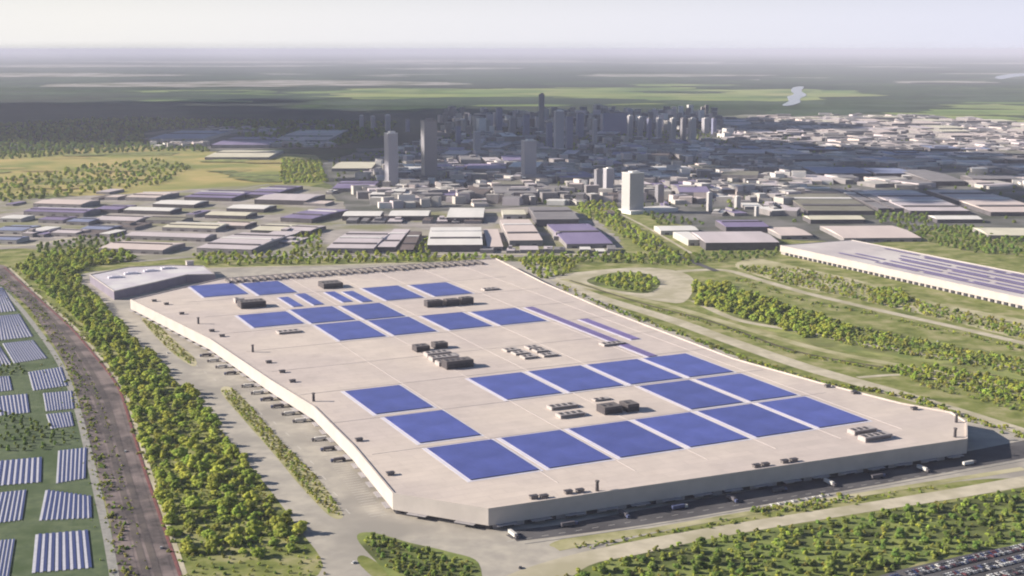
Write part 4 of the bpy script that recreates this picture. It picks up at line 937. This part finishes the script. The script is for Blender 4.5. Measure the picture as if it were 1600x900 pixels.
for a in [
 (304,396,396,364,-12,9,'lilac','mid','wide lilac-roofed warehouse in front, nearest the annex tower',3),
 (150,396,258,378,-12,8,'pink','mid','pale pink-roofed warehouse nearest to the yellow-green grove',1),
 (190,376,325,364,-12,8,'lilac','mid','long low lilac-roofed warehouse just behind the pale pink one',0),
 (250,362,340,348,-12,8,'cream','mid','cream-roofed warehouse amid olive roofs in the left estate',2),
 (390,366,440,350,-12,8,'cream','dark','small cream-roofed warehouse behind the wide lilac one',1),
 (318,342,386,331,-12,8,'cream','dark','low cream-roofed shed in the middle of the left estate',0),
 (352,332,414,320,-12,9,'white','dark','bright white-roofed warehouse in the middle of the left estate',0),
 (236,325,305,313,-12,9,'white','dark','bright white-roofed warehouse at the back of the left estate',0),
 (190,335,268,324,-12,9,'white','dark','long bright white-roofed warehouse in the left estate, left of all white ones',0),
 (32,338,135,325,-12,10,'violet','mid','long violet-roofed warehouse at the meadow edge far left',2),
 (48,325,130,312,-12,10,'pink','mid','pink-roofed warehouse at the meadow edge behind the violet one',0),
 (146,333,186,320,-12,9,'violet','dark','short violet-roofed warehouse left of the white-roofed ones',1),
 (194,314,246,300,-12,9,'pink','mid','pink-roofed warehouse with dark vents touching the golden meadow',2),
 (285,314,365,297,-12,9,'violet','dark','violet-roofed warehouse at the back of the left estate beside the golden meadow',3),
 (378,310,425,290,-12,10,'violet','dark','violet-roofed warehouse at the back of the left estate beside the bright trees',3),
 (395,320,480,303,-12,12,'lilac','dark','lilac-roofed warehouse with a dark front in front of the bright trees',0),
 (435,348,490,326,-20,10,'violet','dark','violet-roofed warehouse at the right end of the left estate',2),
 (58,349,100,338,-12,8,'violet','mid','small violet-roofed warehouse left of centre in the leftmost rows',1),
 (102,352,140,340,-12,8,'blue','mid','small blue-roofed warehouse among violet roofs in the leftmost rows',1),
 (142,350,215,337,-12,8,'lilac','mid','lilac-roofed warehouse in front of the long bright white one',1),
 (124,364,170,352,-12,8,'blue','mid','blue-roofed warehouse behind the yellow-green grove',1),
 (-10,366,36,352,-8,8,'blue','pale','pale blue-roofed warehouse cut by the photo edge, rear one',1),
 (-15,381,27,369,-8,8,'blue','pale','pale blue-roofed warehouse cut by the photo edge, front one',1),
 (40,368,66,354,-10,8,'white','pale','small white-roofed warehouse beside the pale blue ones',0),
 (78,370,120,358,-12,8,'lilac','mid','small lilac-roofed warehouse behind the dark trees by the rail bend',1),
 (-2,347,34,336,-8,8,'white','pale','pale-roofed warehouse at the photo edge below the meadow',0),
 (225,350,285,339,-12,8,'olive','mid','olive-roofed shed between the white and cream roofs of the left estate',1),
 (440,366,486,352,-16,8,'lilac','dark','lilac-roofed warehouse with a dark side at the right of the left estate',1),
 (330,358,384,346,-12,8,'pink','dark','pink-roofed shed behind the wide lilac warehouse',1),
 (535,345,594,330,0,11,'white','dark','white-roofed warehouse with dark front, leftmost of three in a line',0),
 (607,345,669,329,0,11,'white','dark','white-roofed warehouse with dark front, middle of three in a line',0),
 (698,348,755,325,0,12,'white','dark','white-roofed warehouse with dark front, rightmost of three in a line',0),
 (510,396,584,362,-4,10,'lilac','mid','lilac-roofed warehouse with light roof strips behind the factory',3),
 (590,394,618,358,-2,10,'lilac','dark','narrow lilac-roofed warehouse right of the roof-stripped one',2),
 (624,398,645,362,0,9,'brown','dark','dark brown warehouse beside the bright trees behind the factory',2),
 (668,394,754,355,2,14,'white','dark','large white-roofed warehouse with one dark stripe behind the factory',2),
 (796,385,848,343,4,12,'pink','mid','pink-roofed warehouse with a dark step behind the factory',2),
 (786,342,822,328,3,10,'cream','pale','small pale hall behind the pink-roofed warehouse',0),
 (838,354,905,323,4,16,'grey','dark','large dark grey hall left of the tree-lined avenue',1),
 (885,388,958,350,6,9,'violet','mid','solid violet-roofed hall by the tree-lined avenue',1),
 (762,392,786,358,3,8,'pink','mid','narrow pale yard shed right of the large white warehouse',0),
 (1032,367,1092,353,5,9,'white','pale','white-roofed hall right of the tree-lined avenue',0),
 (1075,384,1101,362,8,12,'white','pale','small white hall at the left end of the long lilac block',0),
 (1102,391,1218,362,3,15,'lilac','dark','long lilac-roofed block with dark front, near the long factory',0),
 (1134,364,1202,344,3,13,'violet','dark','violet-roofed hall behind the long lilac block',1),
 (1220,374,1270,355,5,8,'pink','mid','pale hall behind the left end of the long factory',0),
 (1266,350,1352,337,2,10,'cream','dark','long cream-roofed hall beside the dark trees',0),
 (1318,378,1440,353,2,8,'pink','mid','broad pink-roofed hall behind the long factory',0),
 (1464,349,1535,337,0,9,'white','dark','white-roofed hall with dark front in front of the mauve roofs',0),
 (1545,374,1630,356,-4,8,'cream','mid','cream-roofed hall at the right photo edge',0),
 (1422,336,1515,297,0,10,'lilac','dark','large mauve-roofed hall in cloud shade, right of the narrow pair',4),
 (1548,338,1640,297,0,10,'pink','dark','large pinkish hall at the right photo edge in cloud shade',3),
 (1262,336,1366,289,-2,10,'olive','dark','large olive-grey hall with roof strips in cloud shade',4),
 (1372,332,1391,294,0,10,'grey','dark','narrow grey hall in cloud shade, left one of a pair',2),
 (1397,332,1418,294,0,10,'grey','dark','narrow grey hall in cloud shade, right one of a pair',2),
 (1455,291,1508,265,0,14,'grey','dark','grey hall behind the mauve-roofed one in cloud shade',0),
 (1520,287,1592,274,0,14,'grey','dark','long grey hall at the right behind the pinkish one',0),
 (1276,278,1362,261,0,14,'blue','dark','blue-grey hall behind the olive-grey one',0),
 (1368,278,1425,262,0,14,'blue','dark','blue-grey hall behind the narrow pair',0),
 (320,250,420,235,0,10,'cream','mid','pale hall in front of the dark forest beside the golden meadow',1),
 (428,225,512,203,0,16,'pink','mid','pink-roofed hall at the forest edge left of the city',2),
 (232,222,318,204,0,14,'blue','pale','blue-roofed hall with white edge standing in the dark forest',1),
 (330,232,420,214,0,14,'violet','mid','violet-roofed hall at the forest edge behind the pale one',1),
 (518,268,580,253,0,10,'cream','mid','cream-roofed hall left of the tall pale tower',0),
 (520,300,582,283,0,10,'violet','mid','violet-roofed hall in front of the tall pale tower',1)]:
    warehouse(*a[:9], strips=a[9]); WH.append(((a[0]+a[2])/2, a[1], abs(a[2]-a[0])/2+2, a[1]-a[3]+3))

# ------------------------------------------------------------------ towers
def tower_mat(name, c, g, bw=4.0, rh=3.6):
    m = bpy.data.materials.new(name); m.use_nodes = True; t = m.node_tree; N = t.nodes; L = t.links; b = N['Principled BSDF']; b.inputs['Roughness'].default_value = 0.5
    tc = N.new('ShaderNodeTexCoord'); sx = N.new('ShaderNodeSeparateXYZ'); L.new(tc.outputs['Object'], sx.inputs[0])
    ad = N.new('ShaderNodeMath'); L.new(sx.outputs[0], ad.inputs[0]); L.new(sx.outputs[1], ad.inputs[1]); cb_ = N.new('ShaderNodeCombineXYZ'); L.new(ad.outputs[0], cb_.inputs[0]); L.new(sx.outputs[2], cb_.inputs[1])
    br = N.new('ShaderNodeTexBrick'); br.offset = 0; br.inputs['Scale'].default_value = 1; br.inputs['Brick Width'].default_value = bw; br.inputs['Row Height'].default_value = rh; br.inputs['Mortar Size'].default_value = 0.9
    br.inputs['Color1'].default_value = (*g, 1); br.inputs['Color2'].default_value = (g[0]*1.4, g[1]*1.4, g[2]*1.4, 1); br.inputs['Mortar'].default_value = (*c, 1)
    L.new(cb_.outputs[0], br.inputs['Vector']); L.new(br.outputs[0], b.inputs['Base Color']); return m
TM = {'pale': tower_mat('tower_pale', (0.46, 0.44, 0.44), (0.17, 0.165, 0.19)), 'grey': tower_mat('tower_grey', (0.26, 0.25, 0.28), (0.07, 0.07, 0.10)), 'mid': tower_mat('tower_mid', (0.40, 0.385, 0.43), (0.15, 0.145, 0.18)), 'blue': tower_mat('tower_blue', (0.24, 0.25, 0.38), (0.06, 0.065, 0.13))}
def tower(px, yb, wpx, top, kind, label, ratio=0.9, rot=20, group='towers of the city', podium=False):
    x, y = at(px, yb); d = y*CT + CAM_H*ST; wd = wpx/F_PX*d; lo, hi = 1.0, 700.0
    for _ in range(40):
        mid = (lo+hi)/2
        if proj(x, y, mid)[1] > top: lo = mid
        else: hi = mid
    h = lo; dp = wd*ratio; k = abs(math.cos(R(rot))) + ratio*abs(math.sin(R(rot))); wd, dp = wd/k, dp/k
    e = empty('tower', (x, y, 0), R(rot)); tag(e, label, 'tower', group)
    m = MB(); m.box(0, 0, -0.5, wd, dp, h*0.97+0.5); m.build('wall', TM[kind], e)
    m = MB(); m.box(0, 0, h*0.97, wd*1.03, dp*1.03, h*0.012); m.box(wd*0.08, 0, h*0.982, wd*0.55, dp*0.5, h*0.03); m.build('roof', ROOF['grey' if kind in ('grey', 'blue') else 'white'], e)
    if podium:
        m = MB(); m.box(wd*1.0, -dp*0.2, -0.4, wd*3.4, dp*1.6, 9.0); m.build('podium', ROOF['white'], e)
TW = [
 (988,332,34,268,'pale','broad white tower block at the top of the tree-lined avenue',0.9,28,True), (612,291,22,206,'mid','tall slim pale tower at the left of the city',0.9,30,False), (671,284,26,186,'grey','tallest dark grey tower behind the slim pale one',0.9,20,False),
 (826,280,24,218,'mid','grey tower in the middle of the shaded city',0.9,20,False), (950,306,16,262,'mid','grey tower just left of the broad white one',0.9,25,False), (934,300,12,264,'grey','dark tower second to the left of the broad white one',0.9,25,False),
 (846,212,9,146,'grey','thin dark skyscraper rising above the green field line',0.9,10,False), (873,236,16,172,'mid','pale-topped skyscraper in the blue shaded centre',0.9,15,False), (889,232,12,180,'blue','blue skyscraper right of the pale-topped one',0.9,15,False), (858,232,10,190,'blue','blue skyscraper left of the pale-topped one',0.9,15,False),
 (929,226,8,186,'mid','thin pale slab left of the wide blue block',0.9,25,False), (961,210,38,175,'blue','widest blue block with pale roof at the city edge',0.4,0,False), (984,216,9,180,'mid','thin pale tower touching the widest blue block',0.9,25,False), (1000,216,9,182,'mid','thin tower, first in the row right of the widest blue block',0.9,25,False), (1014,218,8,184,'blue','thin blue tower, second in the row right of the widest blue block',0.9,25,False),
 (1029,220,9,184,'mid','thin tower, third in the row right of the widest blue block',0.9,25,False), (1051,220,10,184,'pale','thin pale tower, fourth in the row right of the widest blue block',0.9,25,False), (1067,219,9,184,'grey','thin dark tower, fifth in the row right of the widest blue block',0.9,25,False), (1081,221,12,184,'pale','thin pale tower, sixth in the row right of the widest blue block',0.9,25,False), (1102,208,12,184,'mid','short pale tower at the right end of the row of thin towers',0.9,25,False), (1115,210,8,184,'blue','short blue tower at the right end of the row of thin towers',0.9,25,False),
 (565,203,7,180,'mid','small far tower at the left of the city, first of three',0.9,20,False), (583,204,7,181,'mid','small far tower at the left of the city, second of three',0.9,20,False), (606,205,9,179,'mid','small far tower at the left of the city, third of three',0.9,20,False), (637,206,7,186,'blue','small far blue tower right of the three small ones',0.9,20,False),
 (745,240,12,205,'mid','grey block tower amid low roofs in the left half of the city',0.9,20,False), (716,226,9,196,'blue','blue block tower amid low roofs in the left half of the city',0.9,20,False), (780,206,10,168,'blue','blue skyscraper at the back of the city under the field line',0.9,15,False), (800,216,10,184,'grey','dark skyscraper left of the thinnest one',0.9,15,False), (822,212,11,178,'blue','blue skyscraper beside the thinnest dark one',0.9,15,False), (906,214,12,176,'blue','blue skyscraper left of the thin pale slab',0.9,15,False), (1108,330,9,300,'pale','short white block right of the broad white tower',0.9,25,False), (1152,326,10,306,'pale','short white block in the small houses behind the long lilac block',0.9,25,False), (1182,338,7,322,'pale','tiny white block above the violet-roofed hall',0.9,25,False), (1030,316,14,288,'grey','dark block right of the broad white tower',0.9,25,False)]
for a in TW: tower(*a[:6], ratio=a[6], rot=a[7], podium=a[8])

# ------------------------------------------------------------------ low city blocks
taken = [(a[0], a[1], a[2]*0.7+4, 6) for a in TW]
taken += WH
def city(poly, rows, wr, hr, roofs, wall, where, seed, rot=(0, 0), fill=0.8, limit=400):
    rg = random.Random(seed); n = 0
    for y, dy in rows:
        x = min(p[0] for p in poly) + rg.uniform(0, 20)
        while x < max(p[0] for p in poly):
            wp = rg.uniform(*wr) * (0.6 + 0.6*(y-150)/150)
            cx = x + wp/2
            if inside((cx, y), poly) and rg.random() < fill and not any(abs(t[0]-cx) < t[2]+wp/2 and -2 < t[1]-y < t[3] for t in taken) and -30 < cx < 1630:
                A, B = at(cx-wp/2, y), at(cx+wp/2, y); bk = at(cx, y - dy*rg.uniform(0.5, 0.85))
                wd, dp, h = B[0]-A[0], bk[1]-A[1], rg.uniform(*hr); rc = rg.choice(roofs)
                m = MB(); m.box(0, 0, -0.5, wd, dp, h+0.5, 0, 0, 1)
                if rg.random() < 0.6: m.box(wd*rg.uniform(-.2, .2), dp*rg.uniform(-.2, .2), h+0.02, wd*rg.uniform(.2, .5), dp*rg.uniform(.2, .5), rg.uniform(2, 6), 0, 0, 1)
                o = m.build('city_building', [WALLM[wall], ROOF[rc]], None, ((A[0]+B[0])/2, (A[1]+bk[1])/2, 0), R(rg.uniform(*rot)))
                lb = f'flat {rc}-roofed building {where}'; tag(o, lb, 'building', lb.replace('building', 'buildings')); n += 1
                if n >= limit: return
            x += wp + rg.uniform(2, 9)
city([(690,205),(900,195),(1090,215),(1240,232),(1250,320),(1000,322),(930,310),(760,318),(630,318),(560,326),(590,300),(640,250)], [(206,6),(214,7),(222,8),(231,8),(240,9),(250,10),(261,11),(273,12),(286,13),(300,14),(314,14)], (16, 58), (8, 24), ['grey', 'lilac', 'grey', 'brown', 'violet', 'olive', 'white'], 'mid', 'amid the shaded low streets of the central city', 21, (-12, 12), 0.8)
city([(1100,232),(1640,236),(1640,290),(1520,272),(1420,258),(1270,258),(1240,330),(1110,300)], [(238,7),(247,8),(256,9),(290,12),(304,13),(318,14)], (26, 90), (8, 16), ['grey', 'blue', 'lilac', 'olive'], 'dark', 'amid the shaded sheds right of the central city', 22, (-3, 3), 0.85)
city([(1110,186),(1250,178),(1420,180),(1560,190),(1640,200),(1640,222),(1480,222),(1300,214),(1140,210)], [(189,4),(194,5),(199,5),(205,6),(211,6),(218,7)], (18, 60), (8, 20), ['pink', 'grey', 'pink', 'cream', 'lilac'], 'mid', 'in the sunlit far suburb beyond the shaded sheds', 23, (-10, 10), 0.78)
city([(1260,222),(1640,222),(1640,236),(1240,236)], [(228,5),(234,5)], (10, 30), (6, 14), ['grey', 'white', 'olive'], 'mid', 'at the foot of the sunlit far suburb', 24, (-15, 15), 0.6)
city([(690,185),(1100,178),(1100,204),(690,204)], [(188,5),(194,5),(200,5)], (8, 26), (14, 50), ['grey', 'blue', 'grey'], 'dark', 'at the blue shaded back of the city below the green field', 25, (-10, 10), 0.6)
city([(1020,322),(1260,322),(1260,346),(1200,342),(1130,342),(1060,346)], [(328,9),(338,9)], (8, 22), (7, 16), ['white', 'lilac', 'grey', 'violet'], 'mid', 'in the small houses right of the broad white tower', 26, (-20, 20), 0.8)

city([(0,326),(60,312),(200,300),(430,290),(520,302),(510,380),(300,392),(200,376),(60,382),(0,382)], [(304,6),(313,7),(322,7),(331,8),(340,8),(350,9),(360,10),(371,10),(382,10)], (8, 30), (5, 9), ['lilac', 'grey', 'pink', 'violet', 'white', 'brown'], 'mid', 'squeezed between the big sheds of the left estate', 27, (-16, -8), 0.75)
city([(520,330),(960,326),(960,396),(520,400)], [(338,7),(350,8),(362,9),(376,9),(396,8)], (6, 20), (4, 9), ['grey', 'brown', 'lilac', 'white'], 'mid', 'squeezed between the sheds behind the factory', 28, (-4, 4), 0.6)
def filler(poly, n, wr, hr, mats, seed):
    rg = random.Random(seed); m = MB(); xs = [p[0] for p in poly]; ys = [p[1] for p in poly]; k = 0
    while k < n:
        p = (rg.uniform(min(xs), max(xs)), rg.uniform(min(ys), max(ys)))
        if not inside(p, poly) or any(abs(t[0]-p[0]) < t[2]+4 and -2 < t[1]-p[1] < t[3] for t in taken): continue
        x, y = at(*p); sx, sy = rg.uniform(*wr), rg.uniform(*wr); mi = rg.randrange(len(mats))
        m.box(x, y, -0.5, sx, sy, rg.uniform(*hr)+0.5, R(rg.choice((12, -10, 25))), mi, rg.randrange(len(mats))); k += 1
    o = m.build('distant_buildings', mats); o['kind'] = 'stuff'
FM = [WALLM['pale'], WALLM['mid'], ROOF['lilac'], ROOF['grey'], ROOF['pink'], WALLM['mid'], ROOF['white'], WALLM['pale']]
filler([(600,250),(700,200),(900,186),(1090,184),(1240,230),(1260,320),(930,318),(760,322),(600,326),(530,290)], 1100, (14, 46), (7, 26), FM, 41)
filler([(690,186),(1110,180),(1130,206),(690,210)], 260, (14, 40), (16, 75), FM, 42)
filler([(1110,186),(1250,179),(1420,181),(1560,190),(1640,200),(1640,240),(1400,236),(1140,226)], 520, (22, 90), (7, 16), [ROOF['pink'], ROOF['grey'], WALLM['mid'], ROOF['lilac'], WALLM['mid']], 43)
filler([(1240,240),(1640,240),(1640,300),(1500,300),(1250,330)], 200, (20, 110), (7, 14), FM, 44)
filler([(225,206),(520,198),(525,230),(240,232)], 120, (16, 50), (8, 22), FM, 45)
# ------------------------------------------------------------------ river
M_water = bpy.data.materials.new('river_water'); M_water.use_nodes = True
bw_ = M_water.node_tree.nodes['Principled BSDF']; bw_.inputs['Base Color'].default_value = (0.05, 0.07, 0.08, 1); bw_.inputs['Roughness'].default_value = 0.12
px_sheet('river', [(1222,165),(1232,159),(1230,152),(1240,148),(1236,143),(1240,137),(1256,136),(1252,143),(1260,149),(1250,155),(1250,161),(1234,166)], 4.6, M_water)
px_sheet('river', [(1555,121),(1580,116),(1640,113),(1640,117),(1590,120),(1565,124)], 4.6, M_water)

# ------------------------------------------------------------------ cars
CARC = {'white': (0.7, 0.7, 0.7), 'silver': (0.42, 0.42, 0.45), 'dark grey': (0.07, 0.07, 0.08), 'dark blue': (0.05, 0.07, 0.18), 'maroon': (0.16, 0.04, 0.05)}
CARM = {}
M_glass = mat('car_glass', (0.03, 0.03, 0.04), (0.04, 0.04, 0.05), 1.0, 0.15, 0.6)
for n_, c in CARC.items():
    pm = mat('paint_' + n_.replace(' ', '_'), c, tuple(v*0.95 for v in c), 1.0, 0.3, 0.5)
    m = MB()
    def pr(prof, yw, mi, m=m):
        k = len(prof); n = len(m.v); m.v += [(x, -yw, z) for x, z in prof] + [(x, yw, z) for x, z in prof]
        for i in range(k):
            j = (i+1) % k; m.f.append((n+i, n+j, n+k+j, n+k+i)); m.m.append(mi)
        m.f.append(tuple(range(n, n+k))); m.m.append(mi); m.f.append(tuple(reversed(range(n+k, n+2*k)))); m.m.append(mi)
    pr([(-2.2, 0.3), (2.2, 0.3), (2.25, 0.75), (1.3, 0.92), (-2.1, 1.0), (-2.25, 0.7)], 0.9, 0)
    pr([(0.95, 0.93), (0.45, 1.42), (-1.3, 1.45), (-1.95, 1.0)], 0.78, 1)
    pr([(0.4, 1.43), (0.35, 1.5), (-1.2, 1.52), (-1.3, 1.46)], 0.74, 0)
    for wx in (-1.4, 1.4): m.box(wx, 0, 0.02, 0.66, 1.84, 0.6, 0, 2)
    o = m.build('parked_car', [pm, M_glass, M_tyre]); CARM[n_] = o.data; bpy.data.objects.remove(o)
def car(x, y, rz, col, label, group, z=0.12):
    o = bpy.data.objects.new('parked_car', CARM[col]); COL.objects.link(o); o.location = (x, y, z); o.rotation_euler = (0, 0, rz); tag(o, label, 'car', group)
cp = [at(*p) for p in [(1320,918),(1402,894),(1530,865),(1604,848),(1604,905)]]
rg = random.Random(3); n = 0
A, B = at(1400, 896), at(1600, 848); an = math.atan2(B[1]-A[1], B[0]-A[0]); ca, sa = math.cos(an), math.sin(an)
for r in range(12):
    for k in range(90):
        lx = -70 + k*2.7; ly = -4 - r*5.4 - (r//2)*5.6
        x, y = A[0]+lx*ca-ly*sa, A[1]+lx*sa+ly*ca; px, py = proj(x, y, 0)
        if not inside((x, y), cp) or px > 1602 or py > 902 or rg.random() < 0.1: continue
        c = rg.choice(['silver', 'silver', 'dark grey', 'dark grey', 'dark blue', 'maroon', 'white'])
        car(x, y, an + math.pi/2*(1 if r % 2 else -1), c, f'{c} car parked in the crowded car park in the bottom right corner', f'{c} cars in the corner car park'); n += 1
for px, py, c, l in ((553,880,'white','white car on the pale road left of the grass island'),(196,706,'white','white car standing beside the tracks near the tall wood'),(252,857,'silver','silver car standing beside the tracks at the bottom of the photo'),(813,888,'dark grey','dark grey car on the sandy path at the bottom'),(262,552,'white','white car beside the dark tree shadow on the left road'),(1358,532,'white','white car on the thin road right of the factory, left of two'),(1465,534,'white','white car on the thin road right of the factory, right of two')):
    x, y = at(px, py); car(x, y, R(rg.uniform(60, 120)), c, l, None, 0.25)
for i in range(9):
    x, y = at(1206+i*11, 790-i*2.0); c = ['white', 'white', 'silver'][i % 3]
    car(x, y, AX + math.pi/2, c, f'{c} car in the short row by the verge in front of the factory', f'{c} cars in the short row before the factory')
